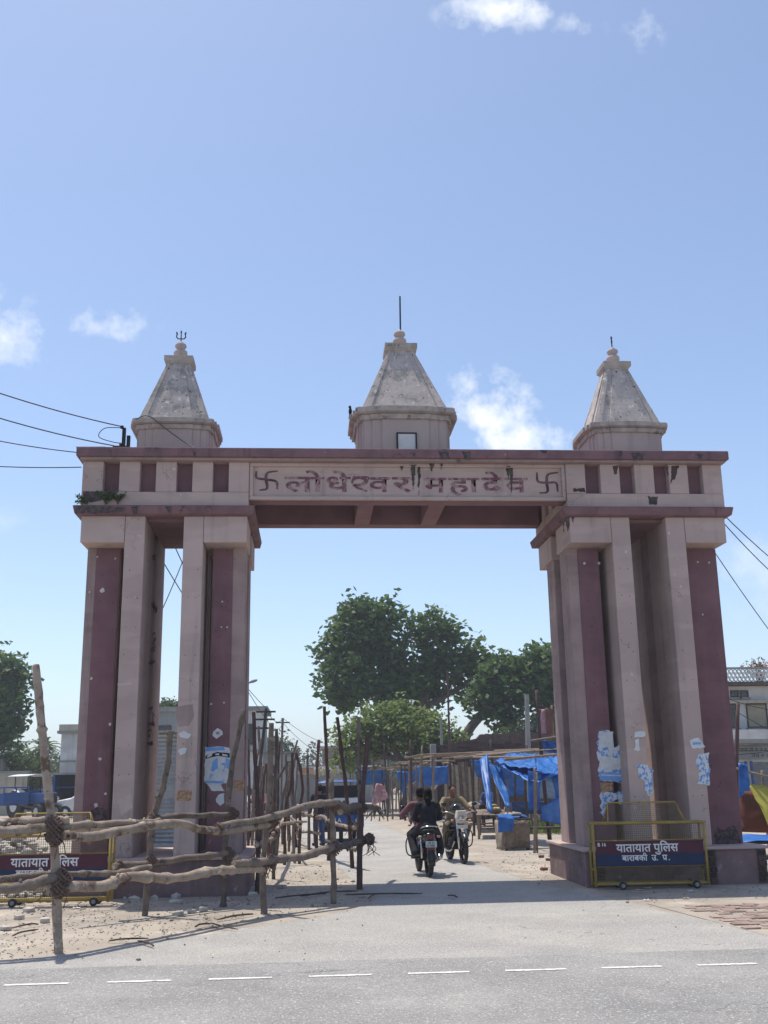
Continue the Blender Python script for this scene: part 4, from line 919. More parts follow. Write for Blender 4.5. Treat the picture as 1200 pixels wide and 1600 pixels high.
remesh(cr, 'bird_body', 'hair', thing('crow', 'black crow perched on the cornice edge of the middle spire', 'bird', (P.x, P.y, P.z-.03)), True, .008, 2)
# ------------------------------------------------------------------ people
def V(*a): return Vector(a)
def human(label, loc, rz, J, top, bottom, long_hair=False, sleeve='long', shoes='rubber', scale=1., extra=None):
    """J: joints in local space (x right, y forward, z up). One continuous body; clothes and hair as children."""
    T = thing('person', label, 'person', loc, rz)
    J = {k: Vector(v) for k, v in J.items()}
    hip, chest, neck, head = J['hip'], J['chest'], J['neck'], J['head']; fw = J.get('face', V(0, 1, 0)).normalized(); rt = fw.cross(V(0, 0, 1)).normalized()
    tr = (J['sr']-J['sl']).normalized(); Rt = Matrix((tr, V(0, 0, 1).cross(tr), V(0, 0, 1))).transposed()
    Rh = Matrix((rt, fw, V(0, 0, 1))).transposed()
    b = MB(); hc = head
    b.ell(hc, (.074, .094, .108), 18, 14, Rh); b.ell(hc+fw*.028-V(0, 0, .062), (.055, .066, .058), 14, 10, Rh)        # skull and jaw
    b.cap(hc+fw*.088+V(0, 0, .008), hc+fw*.108-V(0, 0, .026), .009, .015)                                              # nose
    b.ell(hc+fw*.088-V(0, 0, .062), (.028, .012, .009), 10, 6, Rh); b.ell(hc+fw*.082+V(0, 0, .03), (.055, .014, .01), 10, 6, Rh)
    for s in (-1, 1): b.ell(hc+rt*s*.077-fw*.005-V(0, 0, .01), (.011, .022, .032), 8, 6, Rh)
    b.cap(neck-V(0, 0, .05), hc-V(0, 0, .06)-fw*.012, .056, .05)
    b.ell(chest, (.155, .095, .17), 16, 10, Rt); b.ell(hip.lerp(chest, .45), (.13, .09, .17), 16, 10, Rt); b.ell(hip, (.155, .115, .12), 16, 10, Rt)
    hands = []
    for s, sh, el, ha in ((-1, J['sl'], J['el'], J['hl']), (1, J['sr'], J['er'], J['hr'])):
        b.cap(sh, el, .050, .040); b.cap(el, ha, .039, .027); b.cap(sh, neck-V(0, 0, .03), .045, .05)
        d = (ha-el).normalized(); grip = J.get('grip', V(1, 0, 0)); side = (grip-d*grip.dot(d)).normalized(); dn = d.cross(side).normalized()
        if dn.z > 0: dn = -dn
        palm = ha+d*.05; b.cap(ha, palm, .026, .034)
        for i in range(4):
            k = (i-1.5)*.021; L_ = (.040, .046, .043, .034)[i]; p0 = palm+side*k+d*.02; p1 = p0+d*L_*.55+dn*.006; p2 = p1+dn*L_*.7+d*.006; p3 = p2-d*.028+dn*.004
            b.cap(p0, p1, .0095, .009, 6); b.cap(p1, p2, .009, .0085, 6); b.cap(p2, p3, .0085, .0075, 6)
        ts = -s; b.cap(ha+d*.02+side*ts*.022, palm+side*ts*.042, .011, .010, 6); b.cap(palm+side*ts*.042, palm+side*ts*.03+d*.025+dn*.02, .010, .008, 6)
    legs = []
    for s, kn, an in ((-1, J['kl'], J['al']), (1, J['kr'], J['ar'])):
        h = hip+tr*s*.085; f = J.get('toe', V(0, 1, 0)).normalized(); b.cap(h, kn, .078, .052); b.cap(kn, an, .050, .036)
        toe = an+f*.15-V(0, 0, .045); b.cap(an-f*.03-V(0, 0, .04), toe, .036, .03); legs.append((h, kn, an, toe, f))
    body = remesh(b, 'body', 'skin', T, False, .0085, 3)
    for s in (-1, 1):
        e = MB(); e.ell(hc+fw*.082+rt*s*.031+V(0, 0, .012), (.013, .007, .006), 8, 6, Rh); e.build('eye', 'hair', T, world=False, smooth=True)
    # shirt
    b = MB(); b.ell(chest, (.172, .115, .185), 16, 10, Rt); b.ell(hip.lerp(chest, .5), (.158, .118, .2), 16, 10, Rt); b.ell(hip+V(0, 0, .02), (.178, .14, .11), 16, 10, Rt)
    for sh, el, ha in ((J['sl'], J['el'], J['hl']), (J['sr'], J['er'], J['hr'])):
        b.cap(sh, neck-V(0, 0, .05), .062, .06)
        if sleeve == 'long': b.cap(sh, el, .066, .056); b.cap(el, el.lerp(ha, .92), .055, .042)
        else: b.cap(sh, sh.lerp(el, .85), .066, .062)
    for i in range(14):                                        # folds
        a = random.random()*6.28; p = hip.lerp(chest, random.random()*.9)+tr*math.cos(a)*.15+tr.cross(V(0, 0, 1))*math.sin(a)*.105; b.cap(p, p+V(random.uniform(-.06, .06), 0, random.uniform(-.1, .1)), .018, .008, 6)
    remesh(b, 'shirt', top, T, False, .011, 3)
    if sleeve == 'police':                                     # collar, pocket flaps, shoulder straps, belt
        for s in (-1, 1):
            q = MB(); q.obox(neck+tr*s*.1-V(0, 0, .005), (.10, .05, .012), Rt); q.build('shoulder_strap', 'cloth_khaki_dark', T, world=False)
            q = MB(); q.obox(chest+tr*s*.07+fw*.112+V(0, 0, .06), (.075, .012, .09), Rt); q.build('pocket', 'cloth_khaki_dark', T, world=False)
    b = MB(); b.ell(hip, (.172, .13, .125), 16, 10, Rt)
    for h, kn, an, toe, f in legs: b.cap(h, kn, .094, .072); b.cap(kn, an+V(0, 0, .01), .07, .058 if not long_hair else .072)
    remesh(b, 'trousers', bottom, T, False, .012, 3)
    for h, kn, an, toe, f in legs:
        b = MB(); b.cap(an-f*.035-V(0, 0, .045), toe+f*.02, .044, .040); b.ell(an-V(0, 0, .03), .046); remesh(b, 'shoe', shoes, T, False, .012, 2)
    b = MB(); b.ell(hc-fw*.022+V(0, 0, .026), (.084, .096, .100), 16, 12, Rh)
    if long_hair:
        b.ell(hc-fw*.05-V(0, 0, .04), (.085, .065, .11), 14, 10, Rh); b.cap(hc-fw*.085-V(0, 0, .08), hc-fw*.125-V(0, 0, .33), .065, .045); b.cap(hc-fw*.125-V(0, 0, .33), hc-fw*.12-V(0, 0, .5), .045, .02)
    else:
        for i in range(30):
            a = random.random()*6.28; z = random.uniform(.25, 1); p = hc-fw*.02+rt*math.cos(a)*.08*math.sqrt(1-z*z*.8)+fw*math.sin(a)*.07*math.sqrt(1-z*z*.8)-fw*.015+V(0, 0, .03+z*.088); b.ell(p, random.uniform(.012, .024), 6, 4)
    q = remesh(b, 'hair', 'hair', T, False, .009, 2)
    return T
# ------------------------------------------------------------------ motorcycles
def motorcycle(label, loc, rz, tank='bike_black', plate=True, fairing='bike_black', lean=0., lines=('UP 41', 'N 7083')):
    """local: y forward from the rear axle, z up"""
    T = thing('motorcycle', label, 'motorcycle', loc, rz); WB = 1.27; R = .30
    def tb(name, pts, r, m, parent=T, n=8, smooth=True): b = MB(); b.tube(pts, r, n); return b.build(name, m, parent, world=False, smooth=smooth)
    for y, wd in ((0, .05), (WB, .042)):
        b = MB(); n = 28
        b.loft([[(dx, y+r*math.cos(2*math.pi*k/n), R+r*math.sin(2*math.pi*k/n)) for k in range(n)] for dx, r in ((-wd*.55, R-.055), (-wd, R-.035), (-wd*.8, R-.012), (-wd*.35, R), (wd*.35, R), (wd*.8, R-.012), (wd, R-.035), (wd*.55, R-.055))], cap=False, closed=True); ty = None
        wh = MB(); wh.loft([[(dx, y+r*math.cos(2*math.pi*k/n), R+r*math.sin(2*math.pi*k/n)) for k in range(n)] for dx, r in ((-.03, R-.06), (-.03, R-.048), (.03, R-.048), (.03, R-.06))], cap=False, closed=True)
        for k in range(6):
            a = 2*math.pi*k/6; wh.tube([(0, y, R), (0, y+(R-.055)*math.cos(a), R+(R-.055)*math.sin(a))], [.02, .012], 6)
        wh.tube([(-.05, y, R), (.05, y, R)], .045, 12)
        w = wh.build('wheel', 'black_iron', T, world=False); b.build('tyre', 'rubber', w, world=False, smooth=True)
    def fender(name, y, a0, a1, w, r, m):
        b = MB(); n = 12; rings = []
        for i in range(n+1):
            a = math.radians(a0+(a1-a0)*i/n); c, s_ = math.cos(a), math.sin(a)
            rings.append([(x*w, y+(r+dz)*c, R+(r+dz)*s_) for x, dz in ((-1, -.04), (-.8, .01), (0, .025), (.8, .01), (1, -.04), (.75, 0), (0, .012), (-.75, 0))])
        b.loft(rings); return b.build(name, m, T, world=False, smooth=True)
    fender('front_mudguard', WB, 30, 165, .065, R+.02, tank); fender('rear_mudguard', 0, 60, 195, .075, R+.04, 'bike_black')
    for s in (-1, 1):
        tb('front_fork', [(s*.085, WB, R), (s*.085, WB-.22, .92)], .022, 'chrome'); tb('rear_shock', [(s*.12, .02, R+.02), (s*.12, .1, .66)], .025, 'chrome')
        tb('swing_arm', [(s*.1, 0, R), (s*.09, .45, .36)], .022, 'black_iron')
        tb('footrest', [(s*.08, .5, .30), (s*.26, .5, .30)], .014, 'rubber'); tb('footrest', [(s*.08, .12, .36), (s*.24, .12, .36)], .013, 'rubber')
        m_ = tb('mirror_stem', [(s*.22, .98, 1.02), (s*.30, 1.0, 1.16)], .007, 'black_iron'); b = MB(); b.ell((s*.33, 1.0, 1.19), (.062, .018, .04), 12, 8); b.build('mirror', 'bike_black', m_, world=False, smooth=True)
        b = MB(); b.ell((s*.17, -.1, .70), (.035, .035, .025)); b.build('turn_signal', 'goods_orange', T, world=False, smooth=True); b = MB(); b.ell((s*.19, 1.12, .86), (.035, .035, .025)); b.build('turn_signal', 'goods_orange', T, world=False, smooth=True)
    tb('handlebar', smoothpath([(-.37, .92, 1.0), (-.24, .98, 1.03), (-.06, 1.03, .97), (.06, 1.03, .97), (.24, .98, 1.03), (.37, .92, 1.0)], 4), .014, 'chrome')
    for s in (-1, 1): tb('grip', [(s*.27, .965, 1.02), (s*.38, .915, .998)], .019, 'rubber')
    b = MB(); b.loft([[(x*w, y, z+h*q) for x, q in ((-1, -.4), (-.9, .3), (-.45, .85), (0, 1), (.45, .85), (.9, .3), (1, -.4), (.5, -.8), (-.5, -.8))] for y, w, z, h in ((.50, .08, .74, .07), (.6, .12, .77, .09), (.78, .15, .80, .11), (.92, .13, .81, .1), (1.0, .07, .80, .06))]); b.build('fuel_tank', tank, T, world=False, smooth=True)
    b = MB(); b.loft([[(x*w, y, z+h*q) for x, q in ((-1, -.5), (-1, .4), (-.7, 1), (.7, 1), (1, .4), (1, -.5))] for y, w, z, h in ((-.16, .09, .80, .035), (-.1, .12, .79, .045), (.15, .13, .77, .05), (.28, .12, .75, .045), (.5, .09, .745, .04), (.56, .07, .75, .03))]); b.build('seat', 'rubber', T, world=False, smooth=True)
    b = MB(); b.loft([[(x*w, y, z+h*q) for x, q in ((-1, -1), (-1, .5), (-.6, 1), (.6, 1), (1, .5), (1, -1))] for y, w, z, h in ((-.24, .06, .71, .05), (-.14, .1, .70, .075), (.15, .12, .66, .09), (.45, .12, .63, .1))]); b.build('tail_panel', tank, T, world=False, smooth=True)
    b = MB(); b.box(-.12, .12, .42, .82, .26, .5); b.tube([(0, .7, .45), (0, .82, .66)], .085, 12); en = b.build('engine', 'black_iron', T, world=False, bevel=.02)
    b = MB(); b.tube(smoothpath([(.09, .85, .42), (.13, .7, .24), (.15, .3, .26), (.16, -.28, .36)], 5), [.02]*8+[.045]*7+[.05], 10); b.build('exhaust', 'chrome', T, world=False, smooth=True)
    tb('grab_rail', smoothpath([(-.13, .14, .80), (-.14, -.1, .86), (-.08, -.24, .885), (.08, -.24, .885), (.14, -.1, .86), (.13, .14, .80)], 4), .013, 'chrome')
    b = MB(); b.loft([[(x*w, y, z) for x, z in ((-1, .655), (-.8, .745), (.8, .745), (1, .655))] for y, w in ((-.245, .08), (-.29, .068))]); b.build('tail_light', 'lens_red', T, world=False, bevel=.01)
    b = MB(); b.box(-.10, .10, -.318, -.31, .53, .635); pl = b.build('number_plate', 'white_plate', T, world=False)
    M_ = Matrix.Rotation(math.radians(90), 4, 'X')
    text_mesh('lettering', lines[0], .05, 'ink', pl, Matrix.Translation((-.062, -.3195, .588)) @ M_, .001); text_mesh('lettering', lines[1], .05, 'ink', pl, Matrix.Translation((-.085, -.3195, .542)) @ M_, .001)
    b = MB(); b.loft([[(x*w, y, z) for x, z in ((-1, .40), (-1, .62), (1, .62), (1, .40))] for y, w in ((-.305, .065), (-.285, .075))]); b.build('mud_flap', 'bike_red' if plate else 'rubber', T, world=False)
    # headlight and cowl
    b = MB(); b.loft([[(x*w, y, z) for x, z in ((-.55, .80), (-1, .92), (-.75, 1.06), (.75, 1.06), (1, .92), (.55, .80))] for y, w in ((1.02, .11), (1.12, .135), (1.2, .10))]); cw = b.build('headlight_cowl', fairing, T, world=False, bevel=.012)
    b = MB(); b.ell((0, 1.2, .91), (.085, .025, .06), 14, 8); b.build('headlight', 'chrome', cw, world=False, smooth=True)
    b = MB(); b.box(-.12, .12, 1.215, 1.222, .70, .775); b.build('number_plate', 'white_plate', T, world=False)
    tb('leg_guard', smoothpath([(-.06, 1.0, .66), (-.27, .92, .62), (-.28, .86, .36), (-.12, .82, .28)], 4), .013, 'black_iron'); tb('leg_guard', smoothpath([(.06, 1.0, .66), (.27, .92, .62), (.28, .86, .36), (.12, .82, .28)], 4), .013, 'black_iron')
    return T
# couple riding away through the gate
def two(loc, rz): return loc, rz
L1 = Vector((.44, 2.42, .005)); r1 = .045
motorcycle('black motorcycle with red tail lamp and white number plate, ridden by a couple', L1, r1, 'bike_black')
human('rider in a dull maroon shirt and black trousers, holding the handlebar, seen from behind', L1, r1, dict(hip=(-.03, .44, .83), chest=(-.045, .52, 1.12), neck=(-.05, .56, 1.31), head=(-.055, .60, 1.435), face=(-.35, 1, 0), sl=(-.225, .53, 1.25), sr=(.125, .53, 1.25), el=(-.40, .66, 1.06), er=(.34, .68, 1.06), hl=(-.345, .87, 1.03), hr=(.345, .87, 1.03), kl=(-.225, .82, .70), kr=(.225, .82, .70), al=(-.20, .50, .37), ar=(.20, .50, .37), grip=(1, 0, 0)), 'cloth_maroon', 'cloth_black')
human('pillion passenger in black with long black hair, seated behind the rider in maroon', L1, r1, dict(hip=(.02, .09, .85), chest=(.025, .14, 1.13), neck=(.03, .17, 1.31), head=(.035, .2, 1.44), face=(.1, 1, 0), sl=(-.14, .15, 1.25), sr=(.19, .15, 1.25), el=(-.22, .24, 1.02), er=(.27, .24, 1.02), hl=(-.13, .36, .98), hr=(.15, .36, .98), kl=(-.24, .46, .70), kr=(.26, .44, .68), al=(-.22, .20, .40), ar=(.25, .18, .42), grip=(1, 0, 0)), 'cloth_black', 'cloth_black', True)
L2 = Vector((1.34, 6.42, .005)); r2 = math.pi+.10
motorcycle('black motorcycle with pale headlight cowl coming toward the gate under a khaki rider', L2, r2, 'bike_black', False, 'bike_white')
human('police rider in khaki shirt with bare head on the oncoming motorcycle', L2, r2, dict(hip=(0, .36, .84), chest=(0, .40, 1.14), neck=(0, .42, 1.33), head=(.0, .45, 1.455), sl=(-.19, .41, 1.27), sr=(.19, .41, 1.27), el=(-.34, .56, 1.06), er=(.34, .56, 1.06), hl=(-.345, .82, 1.03), hr=(.345, .82, 1.03), kl=(-.25, .76, .72), kr=(.25, .76, .72), al=(-.21, .48, .36), ar=(.21, .48, .36)), 'cloth_khaki', 'cloth_khaki_dark', False, 'police')
HB = MB(); hm = Vector((.06, .93, 1.08)); mm = Matrix.Translation(L2) @ Matrix.Rotation(r2, 4, 'Z'); hp = mm @ hm
HT = thing('helmet', 'dark grey helmet resting on the tank of the oncoming motorcycle', 'helmet', hp)
HB.loft([[(.125*math.sin(th)*math.cos(2*math.pi*k/18), .14*math.sin(th)*math.sin(2*math.pi*k/18), .125*math.cos(th)) for k in range(18)] for th in [.05+1.75*i/9 for i in range(10)]]); HB.build('shell', 'glass_dark', HT, world=False, smooth=True)
b = MB(); b.tube([(.126*math.cos(2*math.pi*k/18), .141*math.sin(2*math.pi*k/18), -.02) for k in range(18)], .008, 6, closed=True); b.build('rim', 'rubber', HT, world=False)
# people farther up the lane
p = onZ(499, 1322)
human('person in dark clothes standing among the thin poles beside the blue rickshaw', (p.x, p.y, 0), .4, dict(hip=(0, 0, .86), chest=(0, .01, 1.15), neck=(0, .01, 1.36), head=(0, .02, 1.48), sl=(-.18, 0, 1.3), sr=(.18, 0, 1.3), el=(-.24, .02, 1.05), er=(.24, .02, 1.05), hl=(-.23, .1, .85), hr=(.23, .1, .85), kl=(-.1, .03, .48), kr=(.1, .05, .48), al=(-.11, 0, .09), ar=(.12, .02, .09)), 'cloth_black', 'cloth_blue')
L3 = Vector((-3.05, 17.0, 0)); motorcycle('parked motorcycle with cream cowl behind the thin poles', L3, math.pi-.5, 'bike_red', False, 'bike_white')
human('person in a maroon shirt sitting on the parked motorcycle behind the poles', L3, math.pi-.5, dict(hip=(0, .36, .84), chest=(0, .40, 1.14), neck=(0, .42, 1.33), head=(.0, .45, 1.455), face=(.5, 1, 0), sl=(-.19, .41, 1.27), sr=(.19, .41, 1.27), el=(-.3, .56, 1.06), er=(.3, .56, 1.06), hl=(-.3, .8, 1.03), hr=(.3, .8, 1.03), kl=(-.25, .7, .6), kr=(.25, .7, .6), al=(-.3, .5, .1), ar=(.3, .5, .1)), 'cloth_maroon', 'cloth_black')
p = onZ(720, 1290)
human('seated stallkeeper in dark clothes half hidden among the stall tables', (4.9, 22.5, .22), 2.6, dict(hip=(0, 0, .45), chest=(0, .03, .76), neck=(0, .04, .96), head=(0, .06, 1.08), sl=(-.18, .03, .9), sr=(.18, .03, .9), el=(-.25, .12, .66), er=(.25, .12, .66), hl=(-.16, .33, .55), hr=(.16, .33, .55), kl=(-.13, .42, .48), kr=(.13, .42, .48), al=(-.13, .4, .09), ar=(.13, .4, .09)), 'cloth_blue', 'cloth_black')
# ------------------------------------------------------------------ vehicles
def wheel(parent, c, r, w, hubm='concrete', name='wheel'):
    """axle along local x"""
    b = MB(); n = 24; x, y, z = c
    b.loft([[(x+dx, y+q*math.cos(2*math.pi*k/n), z+q*math.sin(2*math.pi*k/n)) for k in range(n)] for dx, q in ((-w*.35, r*.55), (-w*.5, r*.8), (-w*.42, r*.97), (0, r), (w*.42, r*.97), (w*.5, r*.8), (w*.35, r*.55))]); o = b.build(name, 'rubber', parent, world=False, smooth=True)
    b = MB(); b.loft([[(x+dx, y+q*math.cos(2*math.pi*k/n), z+q*math.sin(2*math.pi*k/n)) for k in range(n)] for dx, q in ((-w*.40, r*.5), (-w*.46, r*.3), (w*.46, r*.3), (w*.40, r*.5))]); b.build('hub', hubm, o, world=False); return o
# blue rickshaw facing us: local y forward
K = thing('rickshaw', 'blue three wheeled rickshaw with dark windscreen and white lettered panel', 'rickshaw', (-.86, 14.6, .005), math.pi+.03)
hw = .64
def kp(name, m, poly, x0, x1, parent=K, bevel=.012):
    """side profile (y,z) extruded across x"""
    b = MB(); b.loft([[(x0, y, z) for y, z in poly], [(x1, y, z) for y, z in poly]]); return b.build(name, m, parent, world=False, bevel=bevel)
kp('body', 'blue_paint', [(-1.1, .32), (.95, .32), (1.25, .42), (1.3, .62), (1.22, .78), (.5, .78), (.5, .55), (-1.1, .55)], -hw, hw, bevel=.03)
kp('front_panel', 'white_plate', [(1.235, .90), (1.20, 1.22), (1.15, 1.22), (1.18, .90)], -hw+.02, hw-.02)
kp('bumper', 'dark', [(1.26, .30), (1.34, .30), (1.34, .40), (1.26, .40)], -hw*.9, hw*.9)
b = MB(); b.box(-hw*.95, hw*.95, 1.19, 1.25, .78, .90); b.build('grille', 'dark', K, world=False)
ws = kp('windscreen', 'glass_dark', [(1.185, 1.24), (1.10, 1.56), (1.08, 1.56), (1.165, 1.24)], -hw+.05, hw-.05, bevel=0)
for x in (-hw+.025, hw-.025): b = MB(); b.tube([(x, 1.19, 1.22), (x, 1.09, 1.6)], .022, 6); b.build('pillar', 'blue_paint', K, world=False)
for x in (-hw+.03, hw-.03):
    for y in (.3, -1.05): b = MB(); b.tube([(x, y, .5), (x, y, 1.6)], .02, 6); b.build('pillar', 'blue_paint', K, world=False)
b = MB(); b.grid(lambda u, v: ((u-.5)*1.36, -1.2+v*2.42, 1.60+.11*(1-(2*u-1)**4)*(1-.5*abs(2*v-1)**4)), 10, 10); b.build('roof', 'blue_paint', K, world=False, smooth=True, solid=.02)
b = MB(); b.box(-.55, .55, -.9, -.3, .55, .85); b.box(-.55, .55, -1.0, -.9, .55, 1.25); b.build('seat', 'rubber', K, world=False, bevel=.03)
wheel(K, (0, 1.0, .23), .23, .1); wheel(K, (-.5, -.75, .23), .23, .1); wheel(K, (.5, -.75, .23), .23, .1)
for s in (-1, 1):
    b = MB(); b.ell((s*.46, 1.28, .60), (.075, .03, .075), 14, 8); b.build('headlight', 'chrome', K, world=False, smooth=True)
RX = Matrix.Rotation(math.radians(90), 4, 'X')
FR = Matrix.Rotation(math.pi, 4, 'Z') @ RX
fp = [o for o in K.children if o.name.startswith('front_panel')][0]; bd = [o for o in K.children if o.name.startswith('body')][0]
text_mesh('lettering', 'J754', .26, 'ink', fp, Matrix.Translation((.34, 1.238, .97)) @ FR, .004); text_mesh('lettering', 'J A', .16, 'white_paint', bd, Matrix.Translation((.2, 1.315, .56)) @ FR, .002)
# blue tractor and trailer, left, beyond the barrier
TR = thing('tractor', 'blue tractor with a canopy hitched to the blue trailer beyond the barricade', 'tractor', onZ(46, 1279), -2.35)
def tp(name, m, x0, x1, y0, y1, z0, z1, bevel=.03, parent=None): b = MB(); b.box(x0, x1, y0, y1, z0, z1); return b.build(name, m, parent or TR, world=False, bevel=bevel)
tp('bonnet', 'blue_paint', -.33, .33, .5, 2.0, .75, 1.3, .08); tp('grille', 'dark', -.28, .28, 2.0, 2.04, .8, 1.25); tp('chassis', 'dark', -.22, .22, -.4, 1.9, .45, .76)
tp('dashboard', 'blue_paint', -.35, .35, .2, .5, .8, 1.4); tp('seat', 'rubber', -.25, .25, -.55, -.1, .95, 1.1); tp('seat_back', 'rubber', -.25, .25, -.62, -.54, 1.1, 1.5)
for s in (-1, 1):
    wheel(TR, (s*.72, -.2, .68), .68, .36, 'white_plate', 'rear_wheel'); wheel(TR, (s*.58, 1.6, .38), .38, .2, 'white_plate', 'front_wheel')
    b = MB(); n = 9; b.loft([[(s*x, -.2+r*math.cos(math.radians(20+150*i/n)), .68+r*math.sin(math.radians(20+150*i/n))) for x, r in ((.45, .74), (.95, .74), (.95, .78), (.45, .78))] for i in range(n+1)]); b.build('mudguard', 'white_plate' if s > 0 else 'blue_paint', TR, world=False)
    for y in (-.75, .45): b = MB(); b.tube([(s*.5, y, 1.0), (s*.5, y, 2.12)], .025, 6); b.build('canopy_post', 'dark', TR, world=False)
b = MB(); b.grid(lambda u, v: ((u-.5)*1.5, -1.1+v*1.9, 2.12+.10*(1-(2*u-1)**2)), 8, 6); b.build('canopy', 'paper_white', TR, world=False, smooth=True, solid=.03)
b = MB(); b.tube([(.28, 1.3, 1.2), (.28, 1.3, 1.95)], .035, 8); b.build('exhaust_pipe', 'dark', TR, world=False)
b = MB(); b.tube([(.22*math.cos(2*math.pi*k/14), .18+.05*math.sin(2*math.pi*k/14), 1.42+.2*math.sin(2*math.pi*k/14)) for k in range(14)], .015, 6, closed=True); b.build('steering_wheel', 'dark', TR, world=False)
for s in (-1, 1): b = MB(); b.ell((s*.36, 1.95, 1.0), (.09, .05, .09)); b.build('headlight', 'chrome', TR, world=False, smooth=True)
TL = thing('trailer', 'blue steel farm trailer with slatted sides beside the tractor', 'trailer', onZ(-14, 1284), -1.9)
def lp(name, m, x0, x1, y0, y1, z0, z1): b = MB(); b.box(x0, x1, y0, y1, z0, z1); return b.build(name, m, TL, world=False, bevel=.01)
lp('bed', 'blue_paint', -1.0, 1.0, -2.2, 1.3, .75, .87)
for s in (-1, 1):
    lp('side_board', 'blue_paint', s*1.0-.03, s*1.0+.03, -2.2, 1.3, .87, 1.3); lp('side_rail', 'blue_paint', s*1.0-.02, s*1.0+.02, -2.2, 1.3, 1.55, 1.61)
    for j in range(6): y = -2.15+j*.68; lp('stake', 'blue_paint', s*1.0-.025, s*1.0+.025, y, y+.06, 1.3, 1.6)
    wheel(TL, (s*.8, -.6, .42), .42, .24, 'white_plate')
lp('end_board', 'blue_paint', -.97, .97, 1.24, 1.3, .871, 1.35); lp('end_board', 'blue_paint', -.97, .97, -2.2, -2.14, .871, 1.35)
b = MB(); b.tube([(0, 1.2, .8), (0, 2.3, .6)], .05, 6); b.build('drawbar', 'dark', TL, world=False)
# cars
def car(label, loc, rz, m='car_white', sc=1.):
    T = thing('car', label, 'car', loc, rz)
    prof = [(-1.85, .35), (-1.9, .62), (-1.8, .88), (-1.55, .95), (-1.2, 1.38), (-.55, 1.5), (.25, 1.46), (.95, 1.0), (1.65, .86), (1.88, .66), (1.9, .35)]
    b = MB(); b.loft([[(x, y, .35+(z-.35)*(f if z > .96 else 1)) for y, z in prof] for x, f in ((-.80, .93), (-.72, 1), (.72, 1), (.80, .93))]); b.build('body', m, T, world=False, smooth=False, bevel=.05)
    for s in (-1, 1):
        for poly in ([(-1.12, .98), (-.98, 1.3), (-.5, 1.4), (-.35, 1.4), (-.35, .98)], [(-.27, .98), (-.27, 1.4), (.2, 1.37), (.75, 1.0)]):
            b = MB(); b.loft([[(s*.798, y, z) for y, z in poly], [(s*.812, y, z) for y, z in poly]]); b.build('side_window', 'glass_dark', T, world=False)
        b = MB(); b.ell((s*.6, 1.83, .7), (.16, .07, .09)); b.build('headlight', 'chrome', T, world=False, smooth=True)
        b = MB(); b.ell((s*.88, .75, .98), (.07, .06, .06)); b.build('door_mirror', m, T, world=False, smooth=True)
        for y in (-1.2, 1.22): wheel(T, (s*.74, y, .31), .31, .19, 'chrome')
    b = MB(); b.add([(-.66, .29, 1.44), (.66, .29, 1.44), (.72, .93, 1.03), (-.72, .93, 1.03)], [(0, 1, 2, 3)]); b.build('windscreen', 'glass_dark', T, world=False, solid=.03)
    b = MB(); b.box(-.5, .5, 1.87, 1.91, .42, .56); b.build('grille', 'dark', T, world=False)
    return T
car('white hatchback parked below the blue kiosk past the barricade', (-13.2, 40.5, 0), 1.75)
car('white car far up the lane behind the thin poles', (-5.6, 40, 0), math.pi+.5)
car('second white car parked farther up the lane beside the first', (-3.6, 47, 0), math.pi+.2)
# ------------------------------------------------------------------ market stalls on the right of the lane
def pole(parent, a, b, r=.035, m='wood_old', name='post'):
    a, b = Vector(a), Vector(b); mid = a.lerp(b, .5)+Vector((random.uniform(-.03, .03), random.uniform(-.03, .03), 0))
    P = smoothpath([a, mid, b], 4); q = MB(); q.tube(P, [r*(1-.25*i/(len(P)-1)) for i in range(len(P))], 7, wob=.06); return q.build(name, m, parent, smooth=True)
def cloth(name, m, parent, c, nu=14, nv=10, sag=.1, wr=.03, freq=5., top=False, label=None):
    """c: four corners (u0v0,u1v0,u1v1,u0v1)"""
    c = [Vector(p) for p in c]; o = random.random()*50
    n = (c[1]-c[0]).cross(c[3]-c[0]).normalized()
    def fn(u, v):
        p = c[0]*(1-u)*(1-v)+c[1]*u*(1-v)+c[2]*u*v+c[3]*(1-u)*v
        w = mnoise.noise(Vector((u*freq+o, v*freq*.6, o)))+.5*mnoise.noise(Vector((u*freq*2.3+o, v*freq*1.2, 3)))
        return p+n*w*wr-Vector((0, 0, sag*4*u*(1-u)*(.4+.6*4*v*(1-v))))
    b = MB(); b.grid(fn, nu, nv); return b.build(name, m, parent, smooth=True, solid=.006)
def table(label, c, rz, L_, W_, H_, m='wood_old', planks=4, group=None):
    T = thing('table', label, 'table', c, rz, group)
    for i in range(planks):
        y = -W_/2+W_*(i+.5)/planks; b = MB(); b.box(-L_/2+random.uniform(-.04, .04), L_/2+random.uniform(-.04, .04), y-W_/planks*.47, y+W_/planks*.47, H_-.035, H_+random.uniform(-.006, .006)); b.build('plank', m, T, world=False, bevel=.004)
    for sx in (-1, 1):
        for sy in (-1, 1): b = MB(); b.box(sx*(L_/2-.1)-.035, sx*(L_/2-.1)+.035, sy*(W_/2-.07)-.035, sy*(W_/2-.07)+.035, 0, H_-.036); b.build('leg', m, T, world=False, bevel=.004)
        b = MB(); b.box(sx*(L_/2-.1)-.02, sx*(L_/2-.1)+.02, -W_/2+.105, W_/2-.105, H_*.25, H_*.32); b.build('stretcher', m, T, world=False)
    return T
